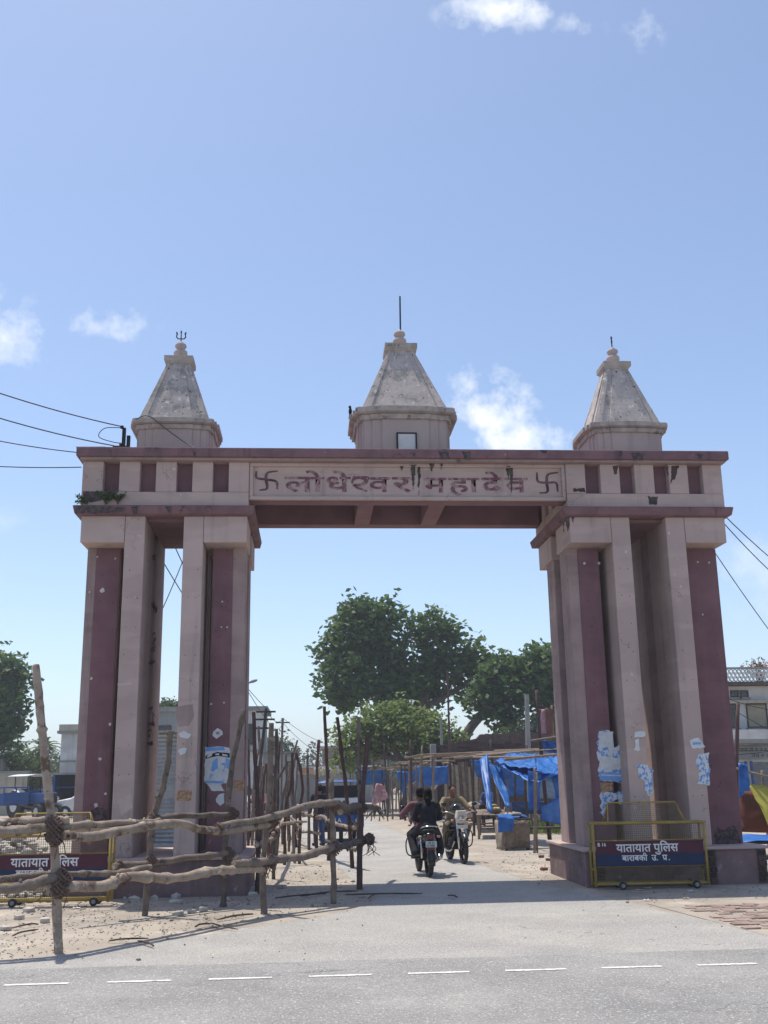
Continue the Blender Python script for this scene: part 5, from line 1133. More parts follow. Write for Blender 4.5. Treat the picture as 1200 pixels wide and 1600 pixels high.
# nearest stall: torn blue tarpaulins on poles
ST = thing('market_stall', 'pole stall hung with torn blue tarpaulins right behind the gate pier', 'stall', (4.0, 10, 0))
a1 = onZ(835, 1333); t1 = onY(835, 1200, a1.y); pole(ST, a1, t1, .035); pole(ST, a1+Vector((.08, .05, 0)), t1+Vector((.07, .05, -.1)), .025)
ip = onZ(859, 1313); itop = onY(838, 1078, ip.y); pole(ST, ip, itop, .065, 'log_red')
a2 = onZ(783, 1306); t2 = onY(778, 1177, a2.y); pole(ST, a2, t2, .03, 'wood_dark')
a3 = onZ(741, 1306); t3 = onY(739, 1186, a3.y); pole(ST, a3, t3, .042, 'wood_dark')
a4 = Vector((6.6, 11, 0)); pole(ST, a4, a4+Vector((0, 0, 2.5)), .04); a5 = Vector((6.8, 15.8, 0)); pole(ST, a5, a5+Vector((0, 0, 2.5)), .04)
pole(ST, t3+Vector((-.6, 0, .03)), t2+Vector((2.4, .1, .12)), .035, 'wood_old', 'roof_pole'); pole(ST, t1+Vector((-.7, 0, .2)), Vector((6.9, 11, 2.45)), .035, 'wood_old', 'roof_pole')
pole(ST, t3+Vector((0, .3, .06)), t1+Vector((-.1, -.3, .25)), .03, 'wood_old', 'roof_pole'); pole(ST, onY(830, 1158, ip.y-.4), onY(880, 1150, ip.y-.4), .04, 'wood_old', 'roof_pole')
for i in range(5): pole(ST, t3.lerp(t2, i/4)+Vector((0, .5, .1)), Vector((4.2+.5*i, 10.5, 2.4+.02*i)), .02, 'wood_old', 'roof_pole')
def pxq(pts, ys): return [onY(u, v, y) for (u, v), y in zip(pts, ys)]
cloth('tarpaulin', 'tarp_blue', ST, pxq([(772, 1190), (838, 1200), (836, 1176), (800, 1174)], (12, 10.5, 13, 14)), 18, 10, .12, .09, 6)
cloth('tarpaulin', 'tarp_blue', ST, pxq([(782, 1196), (842, 1222), (880, 1196), (800, 1182)], (11.5, 10, 11.5, 13)), 18, 12, .14, .09, 7)
cloth('tarpaulin', 'tarp_blue', ST, pxq([(838, 1204), (885, 1212), (885, 1176), (838, 1184)], (10.2, 11, 12, 12)), 12, 10, .1, .08, 6)
cloth('hanging_strip', 'tarp_blue', ST, pxq([(749, 1186), (762, 1178), (770, 1272), (762, 1268)], (12.5, 12.5, 11, 11)), 6, 14, 0, .08, 5)
cloth('hanging_strip', 'tarp_blue', ST, pxq([(762, 1192), (784, 1200), (798, 1262), (790, 1262)], (12.4, 12.4, 10.5, 10.5)), 7, 14, 0, .07, 5)
cloth('hanging_strip', 'tarp_blue', ST, pxq([(825, 1204), (846, 1208), (842, 1266), (825, 1266)], (10.4, 10.4, 10.4, 10.4)), 7, 12, 0, .06, 7)
cloth('hanging_strip', 'tarp_blue', ST, pxq([(845, 1262), (880, 1240), (880, 1290), (846, 1282)], (11, 11.6, 11.6, 11)), 9, 9, 0, .07, 6)
cloth('hanging_strip', 'tarp_blue', ST, pxq([(862, 1214), (874, 1210), (876, 1262), (872, 1262)], (11.5, 11.5, 11.6, 11.6)), 4, 10, 0, .05, 6)
cloth('tarpaulin', 'tarp_blue', ST, pxq([(846, 1156), (872, 1160), (872, 1178), (850, 1174)], (12.4, 12.4, 12.4, 12.4)), 10, 8, .0, .12, 8)
# counter with sacking in front and a blue sheet on top
CT = thing('stall_counter', 'low wooden counter draped with sacking and a torn blue sheet', 'counter', (3.2, 9.1, 0))
cA = onZ(789, 1329); cB = onZ(828, 1329); cy = cA.y
for i in range(4): b = MB(); b.box(cA.x, cB.x+.1, cy+.02+.28*i, cy+.29+.28*i, .70, .75); b.build('plank', 'wood_dark', CT, bevel=.004)
for x in (cA.x+.05, cB.x): 
    for y in (cy+.06, cy+1.05): b = MB(); b.box(x-.035, x+.035, y-.035, y+.035, 0, .699); b.build('leg', 'wood_dark', CT)
cloth('sacking', 'sack_dark', CT, [(cA.x-.02, cy, .69), (cB.x+.05, cy, .69), (cB.x+.05, cy-.03, .06), (cA.x-.1, cy-.06, .03)], 14, 9, 0, .05, 5)
cloth('sacking', 'wood_old', CT, [(cA.x+.22, cy-.05, .66), (cB.x+.02, cy-.05, .66), (cB.x+.02, cy-.07, .2), (cA.x+.26, cy-.07, .22)], 8, 8, 0, .03, 4)
cloth('sacking', 'sack', CT, [(cA.x-.12, cy+.5, .70), (cA.x-.02, cy-.02, .70), (cA.x-.02, cy-.06, .02), (cA.x-.16, cy+.3, .02)], 6, 8, 0, .05, 5)
cloth('blue_sheet', 'tarp_blue', CT, [(cA.x-.1, cy+.02, .775), (cB.x+.05, cy+.1, .77), (cB.x+.1, cy+1, .80), (cA.x, cy+1, .82)], 12, 8, 0, .03, 7)
cloth('blue_sheet', 'tarp_blue', CT, [(cA.x-.14, cy-.02, .80), (cA.x+.26, cy-.08, .76), (cA.x+.2, cy-.1, .46), (cA.x-.16, cy-.06, .42)], 8, 8, 0, .05, 8)
b = MB(); lump(b, (cB.x-.1, cy+1.5, .5), .36, 12, 9, 1.3); tag(b.build('sack', 'sack', smooth=True), 'full pale sack standing behind the draped counter', 'sack')
b = MB(); b.ell((cA.x+.42, cy+.5, .83), (.14, .1, .05), 12, 8); tag(b.build('bundle', 'sack', smooth=True), 'small bundle lying on the draped counter', 'bundle')
bc = onZ(845, 1326); table('narrow wooden bench standing beside the draped counter', (4.12, 9.6, 0), .12, 1.9, .35, .5, 'wood_dark', 2)
table('rough plank table behind the oncoming motorcycle', (3.75, 14.9, 0), 1.4, 2.4, .95, .68, 'wood_old', 5); table('weathered plank table behind the first plank table', (4.3, 18.6, 0), 1.45, 2.6, .9, .66, 'wood_old', 5)
table('long plank table at the lane bend with white top', (3.0, 29.2, 0), 1.5, 3.6, 1.0, .62, 'wood_old', 4); table('dark plank table beside the long table', (3.3, 33.4, 0), 1.5, 2.6, 1.1, .66, 'wood_dark', 4); table('low bench below the leaning boards', (4.4, 24, 0), 1.5, 2.2, .8, .6, 'wood_dark', 4)
table('stool table under the seated stallkeeper', (4.9, 22.5, 0), 0, .6, .5, .55, 'wood_dark', 3)
# farther stalls: bare pole roofs
def stall(label, x0, x1, y0, y1, h, nsticks, m='wood_old', tarp=(), back=None):
    T = thing('market_stall', label, 'stall', ((x0+x1)/2, (y0+y1)/2, 0))
    for x in (x0, x1):
        for k in range(3): y = y0+(y1-y0)*k/2; pole(T, (x+random.uniform(-.1, .1), y, 0), (x+random.uniform(-.15, .15), y, h+random.uniform(-.15, .15)), .045, random.choice(('wood_old', 'wood_dark')))
    for x in (x0, (x0+x1)/2, x1): pole(T, (x, y0-.4, h+.02), (x, y1+.4, h+.05), .035, m, 'roof_pole')
    for i in range(nsticks):
        y = y0-.3+(y1-y0+.6)*i/(nsticks-1); pole(T, (x0-random.uniform(.2, .6), y+random.uniform(-.2, .2), h+.08), (x1+random.uniform(.1, .5), y+random.uniform(-.2, .2), h+.12+random.uniform(-.05, .1)), random.uniform(.018, .03), m, 'roof_stick')
    for c in tarp: cloth('tarpaulin', 'tarp_blue', T, c, 10, 10, .05, .1, 5)
    return T
stall('bare pole stall with a flat roof of sticks beside the leaning boards', 2.6, 4.9, 20.4, 26.2, 2.45, 22, tarp=([(4.0, 20.6, 2.35), (6.2, 21, 2.3), (6.2, 21, 1.6), (4.2, 20.6, 1.75)],))
stall('bare pole stall with blue cloth at the bend of the lane', 2.0, 4.4, 30, 36, 2.1, 16, tarp=([(2.1, 30.2, 2.05), (3.0, 30.2, 2.05), (2.9, 30.2, .9), (2.4, 30.2, 1.0)], [(3.6, 30.4, 1.9), (5.0, 30.4, 1.9), (5, 30.4, 1.3), (3.7, 30.4, 1.2)]))
stall('farthest stick roofed stall beyond the bend', .6, 2.6, 40, 46, 2.2, 12, tarp=([(.7, 40, 2.2), (2.4, 40, 2.2), (2.4, 40, 1.5), (.8, 40, 1.4)],))
# boards leaning together
BD = thing('board_stack', 'tall stack of weathered boards leaning upright behind the stick roof', 'boards', (4.7, 27.5, 0))
for i in range(13):
    x = 3.95+.13*i; b = MB(); b.obox((x, 27.4+random.uniform(-.1, .1), 1.15), (.12, .05, 2.3+random.uniform(-.3, .15)), Matrix.Rotation(random.uniform(-.05, .05), 3, 'Y') @ Matrix.Rotation(random.uniform(-.05, .02), 3, 'X')); b.build('board', random.choice(('wood_old', 'wood_old', 'sack')), BD)
# leaning timbers and a crate
for i, (a, b_) in enumerate((((3.0, 28, .3), (4.4, 28.6, 2.3)), ((3.4, 28.2, .2), (5.4, 28.4, 1.9)), ((2.4, 28, 1.3), (4.2, 28, 2.2)))):
    T = MB(); T.tube(smoothpath([a, Vector(a).lerp(Vector(b_), .5)+Vector((0, 0, .08)), b_], 4), .07, 7, wob=.08); tag(T.build('timber', 'wood_old' if i != 1 else 'wood_dark', smooth=True), ('pale timber leaning under the stick roof', 'dark timber leaning across the boards', 'crooked timber lying on the stall roof edge')[i], 'timber')
def crate(label, c, s, m):
    T = thing('crate', label, 'crate', c)
    w, d, h = s
    for k in range(4):
        z = h*(k+.5)/4; b = MB(); b.box(-w/2, w/2, -d/2-.01, -d/2+.01, z-h*.1, z+h*.1); b.build('slat', m, T, world=False); b = MB(); b.box(-w/2, w/2, d/2-.01, d/2+.01, z-h*.1, z+h*.1); b.build('slat', m, T, world=False)
        for s_ in (-1, 1): b = MB(); b.box(s_*w/2-.01, s_*w/2+.01, -d/2+.011, d/2-.011, z-h*.1, z+h*.1); b.build('slat', m, T, world=False)
    for sx in (-1, 1):
        for sy in (-1, 1): b = MB(); b.box(sx*(w/2-.04)-.02, sx*(w/2-.04)+.02, sy*(d/2-.035)-.02, sy*(d/2-.035)+.02, 0, h); b.build('corner_post', m, T, world=False)
    b = MB(); b.box(-w/2+.012, w/2-.012, -d/2+.012, d/2-.012, .01, .03); b.build('floor', m, T, world=False)
crate('pale wooden crate on the long table at the bend', (2.95, 29.4, .63), (.8, .5, .45), 'sack'); crate('blue plastic crate on the long table', (3.0, 28.2, .63), (.4, .45, .45), 'tarp_blue')
# pink cloth hung on a stick, earthen bank with weeds
PK = thing('hung_cloth', 'pink cloth draped over a stick frame at the lane edge', 'cloth', (1.2, 28.3, 0))
for dx in (-.35, 0, .35): pole(PK, (1.22+dx, 28.35, 0), (1.22+dx*.7, 28.3, 1.35), .03)
cloth('cloth', 'cloth_pink', PK, [(1.1, 28.25, 1.55), (1.36, 28.25, 1.5), (1.62, 28.1, .95), (.86, 28.2, .6)], 12, 12, 0, .14, 7)
ck = MB()
for i in range(520):
    x = random.uniform(4.2, 9); y = random.uniform(15.5, 17.2)
    for _ in range(4):
        h = random.uniform(.1, .5); a = random.random()*6.28; d = Vector((math.cos(a)*.1, math.sin(a)*.1, h)); q = Vector((-math.sin(a), math.cos(a), 0))*.035
        p = Vector((x, y, .0)); ck.add([p, p+d*.6+q, p+d, p+d*.6-q], [(0, 1, 2, 3)])
tag(ck.build('weeds', 'leaf_light'), 'low green weeds growing behind the stall tables', 'weeds', kind='stuff')
# wall, dark and broken at the top, with bricks
BW = thing('ruined_wall', 'long dark old brick wall with a stepped broken top behind the stalls', 'wall', (8, 29, 0))
tops = [(3.6, 3.05), (4.2, 3.15), (5.2, 3.3), (5.6, 3.38), (5.75, 3.55), (9.2, 3.6), (14, 3.4)]
b = MB(); poly = [(x, z) for x, z in tops]; n = len(poly)
b.loft([[(3.6, y, 0)]+[(x, y, z) for x, z in poly]+[(14, y, 0)] for y in (29, 29.4)]); b.build('wall_core', 'brick_dark', BW)
bm_ = None; cnt = 0
for r in range(19):
    z = 1.75+r*.1
    for i in range(20):
        x = 3.65+i*.3+(.15 if r % 2 else 0); zt = np.interp(x, [t[0] for t in tops], [t[1] for t in tops])
        if z+.09 > zt or cnt >= 290: continue
        if bm_ is None: b = MB(); b.box(-.14, .14, -.03, .02, 0, .085); o = b.build('brick', 'brick_dark', BW, world=False); bm_ = o
        else: o = bm_.copy(); COL.objects.link(o); o.parent = BW; XF[o] = XF[BW]
        o.location = XF[BW].inverted() @ Vector((x, 28.99+random.uniform(-.01, .012), z)); cnt += 1
b = MB(); b.box(3.5, 3.75, 28.7, 28.98, 0, 3.15); tag(b.build('gate_post', 'concrete', bevel=.02), 'pale concrete post at the end of the dark brick wall', 'post')
cb_ = MB(); P = onY(853, 1100, 26)
T = thing('draped_cloth', 'red and orange cloth hung on a pole above the stall tarpaulins', 'cloth', (P.x, 26, 3.4)); cloth('cloth', 'cloth_pink', T, [onY(846, 1108, 26), onY(856, 1108, 26), onY(856, 1146, 26), onY(842, 1146, 26)], 6, 8, 0, .06, 5); cloth('cloth', 'tarp_red', T, [onY(852, 1106, 25.9), onY(864, 1108, 25.9), onY(864, 1146, 25.9), onY(855, 1146, 25.9)], 6, 8, 0, .06, 5)
pole(T, onY(864, 1150, 26), onY(862, 1102, 26), .06)
# right edge: yellow and blue tarps, iron post
RE = thing('market_stall', 'stall under yellow and blue tarpaulins beside the outer pier column', 'stall', (7.9, 6.3, 0))
ra = onY(1150, 1300, 6.6); ra.z = 0; pole(RE, (ra.x, 6.6, 0), onY(1153, 1098, 6.6), .055, 'log_red'); pole(RE, (9.6, 6.4, 0), (9.6, 6.4, 2.0), .05); pole(RE, (9.4, 8.4, 0), (9.4, 8.4, 1.8), .05); pole(RE, (ra.x, 8.4, 0), (ra.x, 8.4, 1.8), .05)
cloth('tarpaulin', 'tarp_yellow', RE, [onY(1168, 1224, 6.4), onY(1290, 1232, 6.6), onY(1290, 1370, 5.7), onY(1206, 1300, 5.8)], 14, 12, .08, .05, 4)
cloth('tarpaulin', 'tarp_red', RE, [onY(1156, 1236, 7.0), onY(1230, 1236, 7.0), onY(1230, 1302, 6.8), onY(1156, 1300, 6.8)], 8, 8, 0, .04, 3)
cloth('hanging_strip', 'tarp_blue', RE, [onY(1154, 1192, 6.3), onY(1167, 1194, 6.3), onY(1172, 1228, 6.2), onY(1155, 1248, 6.3)], 7, 10, 0, .08, 6)
pole(RE, onY(1146, 1200, 6.5), onY(1300, 1240, 6.5), .03, 'wood_old', 'roof_pole')
cloth('ground_sheet', 'tarp_blue', RE, [(7.2, 4.6, .35), (9.8, 4.8, .4), (9.8, 6, .45), (7.3, 6, .42)], 8, 6, 0, .04, 4)
table('low table under the blue ground sheet by the pier', (8.5, 5.3, 0), 0, 2.4, 1.0, .33, 'wood_dark', 4)

# more of the crowded row, receding along the lane
stall('stick roofed stall with faded sheets deeper behind the plank tables', 5.4, 8.2, 17.2, 21.5, 2.3, 14, tarp=([(5.3, 17, 2.25), (8.3, 17.2, 2.2), (8.3, 17.2, 1.55), (5.4, 17, 1.7)],))
stall('long pole stall against the dark brick wall', 5.6, 8.6, 23.2, 28.2, 2.5, 16, tarp=([(5.4, 23, 2.5), (8.6, 23, 2.45), (8.8, 25, 2.7), (5.5, 25, 2.72)], [(5.5, 23, 1.9), (6.6, 23, 1.9), (6.6, 23, 1.1), (5.6, 23, 1.0)]))
stall('narrow pole stall squeezed between the bend and the stick roof', 2.3, 4.0, 26.9, 29.6, 2.3, 9, tarp=([(2.6, 26.8, 2.2), (4.0, 26.8, 2.2), (4.0, 26.8, 1.5), (2.7, 26.8, 1.4)],))
stall('small far stall with one blue flap next to the garland rack', 2.9, 5.0, 37, 40, 2.3, 8, tarp=([(2.9, 37, 2.2), (4.6, 37, 2.2), (4.6, 37, 1.5), (3, 37, 1.4)],))
def hang(label, c, w, h, m, parent_h=.0):
    T = thing('hung_sheet', label, 'sheet', (c[0], c[1], c[2]-h)); cloth('sheet', m, T, [(c[0]-w/2, c[1], c[2]), (c[0]+w/2, c[1]+.1, c[2]), (c[0]+w/2+.05, c[1]+.1, c[2]-h), (c[0]-w/2, c[1], c[2]-h*.9)], 9, 9, 0, .09, 6); return T
hang('pale faded sheet hanging in the stall behind the plank tables', (6.1, 17.1, 1.95), 1.0, 1.0, 'tarp_faded'); hang('reddish cloth hanging in the stick roofed stall', (6.9, 17.2, 1.9), .5, .9, 'tarp_red'); hang('white sheet hanging under the long pole stall', (7.2, 22.9, 2.0), .9, 1.1, 'paper_white'); hang('dark blue cloth hanging low at the weeds', (5.4, 17.0, .95), 1.3, .4, 'cloth_blue')
hang('striped red cloth hanging in the bend stall', (3.3, 29.9, 1.75), .55, 1.0, 'cloth_pink'); hang('dusty tan sheet hung in the bend stall', (2.75, 30.1, 1.5), .4, .8, 'sack')
def basket(label, c, r, m, fill):
    T = thing('basket', label, 'basket', c); b = MB(); b.lathe([(r*.7, 0), (r, r*.55), (r*1.05, r*.6), (r*.95, r*.58), (r*.65, .04)], (0, 0, 0), 14); b.build('bowl', m, T, world=False, smooth=True)
    b = MB()
    for i in range(16): a = random.random()*6.28; q = r*.7*math.sqrt(random.random()); b.ell((q*math.cos(a), q*math.sin(a), r*.6+.02), r*.2, 7, 5)
    b.build('goods', fill, T, world=False, smooth=True)
basket('cane basket of yellow goods on the first plank table', (3.75, 14.4, .69), .2, 'wood_old', 'goods_yellow'); basket('cane basket of pale goods on the weathered plank table', (4.3, 18.2, .67), .22, 'wood_old', 'sack'); basket('basket of orange goods on the dark plank table', (3.3, 33, .67), .3, 'wood_old', 'goods_orange'); basket('basket of yellow goods beside the crates on the long table', (3.0, 30.4, .63), .28, 'wood_old', 'goods_yellow')
for k, (x, y_, z, rx, rz_) in enumerate(((5.9, 17.6, 0, .35, .4), (6.6, 18.0, 0, .4, .35), (7.4, 17.7, 0, .4, .45), (4.9, 26.2, 0, .4, .5), (6.2, 24, 0, .5, .5))):
    b = MB(); b.ell((x, y_, rz_*.8), (rx, rx*.8, rz_*.8), 12, 9); tag(b.build('sack', 'sack' if k % 2 else 'wood_old', smooth=True), ('brown sack standing under the faded sheet', 'pale sack standing under the stick roof', 'brown sack beside the hanging white sheet', 'pale sack at the foot of the leaning boards', 'large brown sack in the long pole stall')[k], 'sack')
for k, (x, y_, h_) in enumerate(((2.35, 21.8, 2.9), (4.6, 19.6, 3.0), (5.1, 16.2, 2.7), (2.2, 24.6, 3.2), (6.2, 15.5, 2.6), (2.0, 34.4, 3.4), (1.5, 37, 3.0), (5.0, 30, 3.4), (2.9, 23.5, 2.6))):
    b = MB(); b.tube(smoothpath([(x, y_, 0), (x+random.uniform(-.08, .08), y_, h_*.5), (x+random.uniform(-.15, .15), y_, h_)], 4), [.045]*8+[.03], 7, wob=.06); tag(b.build('bare_pole', random.choice(('wood_old', 'wood_dark', 'log_red')), smooth=True), 'bare upright stick standing among the market stalls', 'pole', 'bare sticks among the stalls')
# ------------------------------------------------------------------ buildings
def bbox(T, name, m, x0, x1, y0, y1, z0, z1, bevel=0., parent=None): b = MB(); b.box(x0, x1, y0, y1, z0, z1); return b.build(name, m, parent or T, bevel=bevel)
def window(T, x0, x1, z0, z1, y, m='glass_dark', fm='wood_dark', fr=.06):
    w = bbox(T, 'window', m, x0+fr, x1-fr, y-.012, y-.004, z0+fr, z1-fr)
    for a in ((x0, x1, z0, z0+fr), (x0, x1, z1-fr, z1), (x0, x0+fr, z0+fr, z1-fr), (x1-fr, x1, z0+fr, z1-fr)): bbox(T, 'frame', fm, a[0], a[1], y-.05, y-.003, a[2], a[3], parent=w)
    bbox(T, 'sill', 'concrete', x0-.06, x1+.06, y-.12, y-.003, z0-.08, z0-.003, parent=w); return w
# shop house on the right
y = 30.; HS = thing('shop_house', 'two storey white shop house with latticed roof parapet and grey shutters', 'house', (19.5, 34, 0))
bbox(HS, 'wall', 'wall_white', 14.5, 26, y, y+9, 0, 5.6)
bbox(HS, 'roof_slab', 'wood_dark', 14.2, 26.3, y-.5, y+9.2, 5.6, 5.78); bbox(HS, 'lintel_band', 'wall_cream', 14.5, 26, y-.25, y-.003, 4.82, 4.95)
bbox(HS, 'balcony_slab', 'concrete', 14.3, 26.2, y-.9, y-.003, 3.02, 3.2); bbox(HS, 'balcony_wall', 'wall_white', 14.3, 26.2, y-.9, y-.78, 3.2, 3.62)
lt = bbox(HS, 'parapet_rail', 'concrete', 14.3, 26.2, y-.42, y-.3, 6.36, 6.44)
b = MB(); rr = .105
for j in range(3):
    for i in range(64):
        cx = 14.4+i*.185+(.092 if j % 2 else 0); cz = 5.89+j*.185
        b.loft([[(cx+q*rr*math.cos(2*math.pi*k/6+.52), yy, cz+q*rr*math.sin(2*math.pi*k/6+.52)) for k in range(6)] for q, yy in ((1.02, y-.40), (.66, y-.40), (.66, y-.32), (1.02, y-.32))], cap=False, closed=True)
b.build('lattice', 'wall_white', HS, kind='stuff')
for x0, x1, m in ((16.9, 17.8, 'glass_dark'), (18.22, 19.2, 'curtain'), (19.7, 20.7, 'glass_dark'), (21.2, 22.2, 'curtain'), (15.4, 16.3, 'glass_dark')): window(HS, x0, x1, 3.72, 4.82, y, m)
window(HS, 17.55, 17.95, 5.1, 5.42, y); window(HS, 18.0, 18.4, 5.1, 5.42, y)
sgn = bbox(HS, 'sign_board', 'wall_grey', 16.2, 23, y-.16, y-.003, 2.32, 2.92)
for row_, (zz, x0, x1) in enumerate(((2.68, 17.2, 19.9), (2.42, 18.2, 19.9))):
    b = MB(); x = x0
    while x < x1:
        w_ = random.uniform(.1, .2)
        b.box(x, x+w_, y-.168, y-.162, zz+.12, zz+.14); b.box(x+w_*.75, x+w_*.75+.025, y-.168, y-.162, zz, zz+.12); b.tube([(x+w_*.1, y-.166, zz+.08), (x+w_*.3, y-.166, zz+.02), (x+w_*.6, y-.166, zz+.07)], .012, 4); x += w_+random.choice((.01, .01, .09))
    b.build('lettering', 'ink', sgn)
for x0, x1 in ((14.9, 16.6), (16.9, 17.9), (18.25, 20.6), (21, 23.4)):
    b = MB(); n = 26
    for i in range(n): z = .1+2.1*i/n; b.tube([(x0, y-.02, z+.04), (x1, y-.02, z+.04)], .045, 6)
    b.build('shutter', 'shutter', HS)
    bbox(HS, 'door_frame', 'blue_paint', x0-.1, x0-.01, y-.1, y-.003, 0, 2.25); bbox(HS, 'door_frame', 'blue_paint', x1+.01, x1+.1, y-.1, y-.003, 0, 2.25)
FP = thing('potted_plant', 'pink flowering potted plant on the shop house roof', 'plant', (19.1, y+.2, 5.78)); b = MB(); b.lathe([(.14, 0), (.2, .35), (.22, .36)], (19.1, y+.2, 5.78), 12); b.build('pot', 'brick', FP)
b = MB(); b2 = MB()
for i in range(260):
    p = Vector((19.1+random.gauss(0, .3), y+.2+random.gauss(0, .2), 6.45+random.gauss(0, .2))); d = Vector((random.gauss(0, 1), random.gauss(0, 1), random.gauss(0, 1))).normalized()*.09; q = d.orthogonal().normalized()*.05
    (b2 if i % 4 == 0 else b).add([p, p+d+q, p+2*d, p+d-q], [(0, 1, 2, 3)])
b.build('leaves', 'leaf_mid', FP); b2.build('flowers', 'flower_pink', FP); b = MB(); b.tube([(19.1, y+.2, 6.1), (19.1, y+.2, 6.5)], .03, 6); b.build('stem', 'bark', FP)
for k, (a, c, s_) in enumerate(((onY(1120, 1085, 28), onY(1300, 1110, 28), -.9), (onY(1130, 1100, 27), onY(1300, 1190, 27), .2), (onY(1120, 1172, 28), onY(1300, 1160, 28), .4), (onY(1120, 1180, 27.5), onY(1300, 1150, 27.5), .5))):
    wire(('slack wire arching above the shop house windows', 'slanting wire crossing the shop house windows', 'sagging cable along the shop house balcony', 'second cable along the shop house balcony')[k], a, c, abs(s_)*.4, .016)
# left: white block, kiosk, walls
LB = thing('concrete_house', 'stained whitewashed block with a cream roof tank room beyond the white car', 'house', (-13.4, 47, 0)); y = 45.
bbox(LB, 'wall', 'wall_white', -15.9, -11.5, y, y+6, 0, 4.5); bbox(LB, 'ledge', 'concrete', -16.1, -11.4, y-.25, y+6, 4.5, 4.66); bbox(LB, 'ledge', 'concrete', -16.0, -11.45, y-.1, y-.003, 2.9, 3.0); bbox(LB, 'tank_room', 'wall_cream', -16.4, -12, y+1.5, y+5, 4.66, 5.1, parent=None)
window(LB, -13.6, -12.6, 3.2, 4.2, y)
KI = thing('kiosk', 'small blue shop kiosk with an open dark front under the whitewashed block', 'kiosk', (-15, 43.6, 0))
bbox(KI, 'side_wall', 'blue_paint', -15.75, -15.65, 43, 44.4, .8, 2.2); bbox(KI, 'back_wall', 'dark', -15.64, -14.2, 44.3, 44.4, .8, 2.2); bbox(KI, 'roof', 'concrete', -15.9, -14.1, 42.8, 44.5, 2.2, 2.3); bbox(KI, 'floor', 'concrete', -15.9, -14.1, 42.8, 44.5, 0, .8); bbox(KI, 'shelf', 'blue_paint', -15.64, -14.2, 43.2, 44.29, 1.5, 1.55)
CW = thing('boundary_wall', 'long low cream boundary wall behind the tractor', 'wall', (-22, 46, 0)); bbox(CW, 'wall', 'wall_cream', -30, -17.9, 46, 46.3, 0, 2.35); bbox(CW, 'coping', 'concrete', -30, -17.8, 45.95, 46.35, 2.35, 2.47)
for i in range(9): bbox(CW, 'pier', 'wall_cream', -29.6+i*1.4, -29.35+i*1.4, 45.93, 45.997, 0, 2.34)
SH = thing('tin_shed', 'grey tin roofed shed rising behind the cream wall', 'shed', (-24, 52, 0)); bbox(SH, 'wall', 'wall_grey', -29, -21.6, 50, 55, 0, 3.3); b = MB(); b.loft([[(-29.3, yy, zz) for yy, zz in ((49.6, 3.3), (49.6, 3.4), (55.4, 4.1), (55.4, 4.0))], [(-21.0, yy, zz) for yy, zz in ((49.6, 3.3), (49.6, 3.4), (55.4, 4.1), (55.4, 4.0))]]); b.build('roof', 'corrugated', SH)
# corrugated shop shed behind the left pier
CS = thing('corrugated_shed', 'tall corrugated metal shed right behind the pier with the log barrier', 'shed', (-6.3, 13, 0))
def corr(name, x0, x1, yy, z0, z1, parent):
    b = MB(); n = int((z1-z0)/.055); vs = []
    for i in range(n+1):
        z = z0+(z1-z0)*i/n; o = .016*(1 if i % 2 else -1); vs += [(x0, yy+o, z), (x1, yy+o, z)]
    b.add(vs, [(2*i, 2*i+1, 2*i+3, 2*i+2) for i in range(n)]); return b.build(name, 'corrugated', parent, solid=.004)
corr('metal_sheet', -7.4, -6.3, 12.2, .1, 2.95, CS); corr('metal_sheet', -6.28, -5.2, 12.17, .1, 3.05, CS); corr('metal_sheet', -5.18, -4.4, 12.2, .1, 1.9, CS)
bbox(CS, 'roof', 'corrugated', -7.5, -5.1, 12.0, 15, 3.06, 3.1); bbox(CS, 'side_wall', 'corrugated', -5.19, -5.15, 12.25, 15, .05, 3.05); bbox(CS, 'frame_post', 'wood_dark', -5.24, -5.16, 12.05, 12.13, 0, 3.05); bbox(CS, 'frame_post', 'wood_dark', -7.42, -7.34, 12.05, 12.13, 0, 3.05)
H2 = thing('grey_house', 'grey two storey house with a dark window seen between the pier pilasters', 'house', (-9.5, 42, 0)); bbox(H2, 'wall', 'wall_grey', -12, -7.2, 40, 45, 0, 5.35); bbox(H2, 'ledge', 'concrete', -12.2, -7.0, 39.8, 45.2, 5.35, 5.6); window(H2, -9.75, -9.05, 4.15, 4.65, 40); window(H2, -11.4, -10.4, 2, 3.2, 40); bbox(H2, 'ledge', 'concrete', -12.1, -7.1, 39.85, 39.997, 3.4, 3.55)
H3 = thing('pale_house', 'tall narrow pale house with a dark roof ledge at the lane behind the poles', 'house', (-5.6, 43, 0)); bbox(H3, 'wall', 'wall_white', -7, -4.2, 40.5, 46, 0, 5.4); bbox(H3, 'ledge', 'concrete', -7.1, -3.98, 40.2, 46.1, 5.4, 5.62); window(H3, -5.6, -4.7, 3.6, 4.7, 40.5); bbox(H3, 'ledge', 'concrete', -7.05, -4.1, 40.3, 40.497, 3.2, 3.35); bbox(H3, 'side_pilaster', 'concrete', -4.196, -4.05, 40.6, 41.0, 0, 5.39)
H4 = thing('low_house', 'low pale house with a small dark window beside the tall narrow house', 'house', (-3.2, 46, 0)); bbox(H4, 'wall', 'wall_white', -4.4, -2.5, 44, 50, 0, 3.15); bbox(H4, 'roof_slab', 'concrete', -4.5, -2.3, 43.8, 50, 3.15, 3.3); window(H4, -3.1, -2.75, 2.5, 2.75, 44); window(H4, -4.2, -3.5, 1.0, 2.0, 44)
FN = thing('board_fence', 'grey plank fence running back from the log poles', 'fence', (-4, 24, 0))
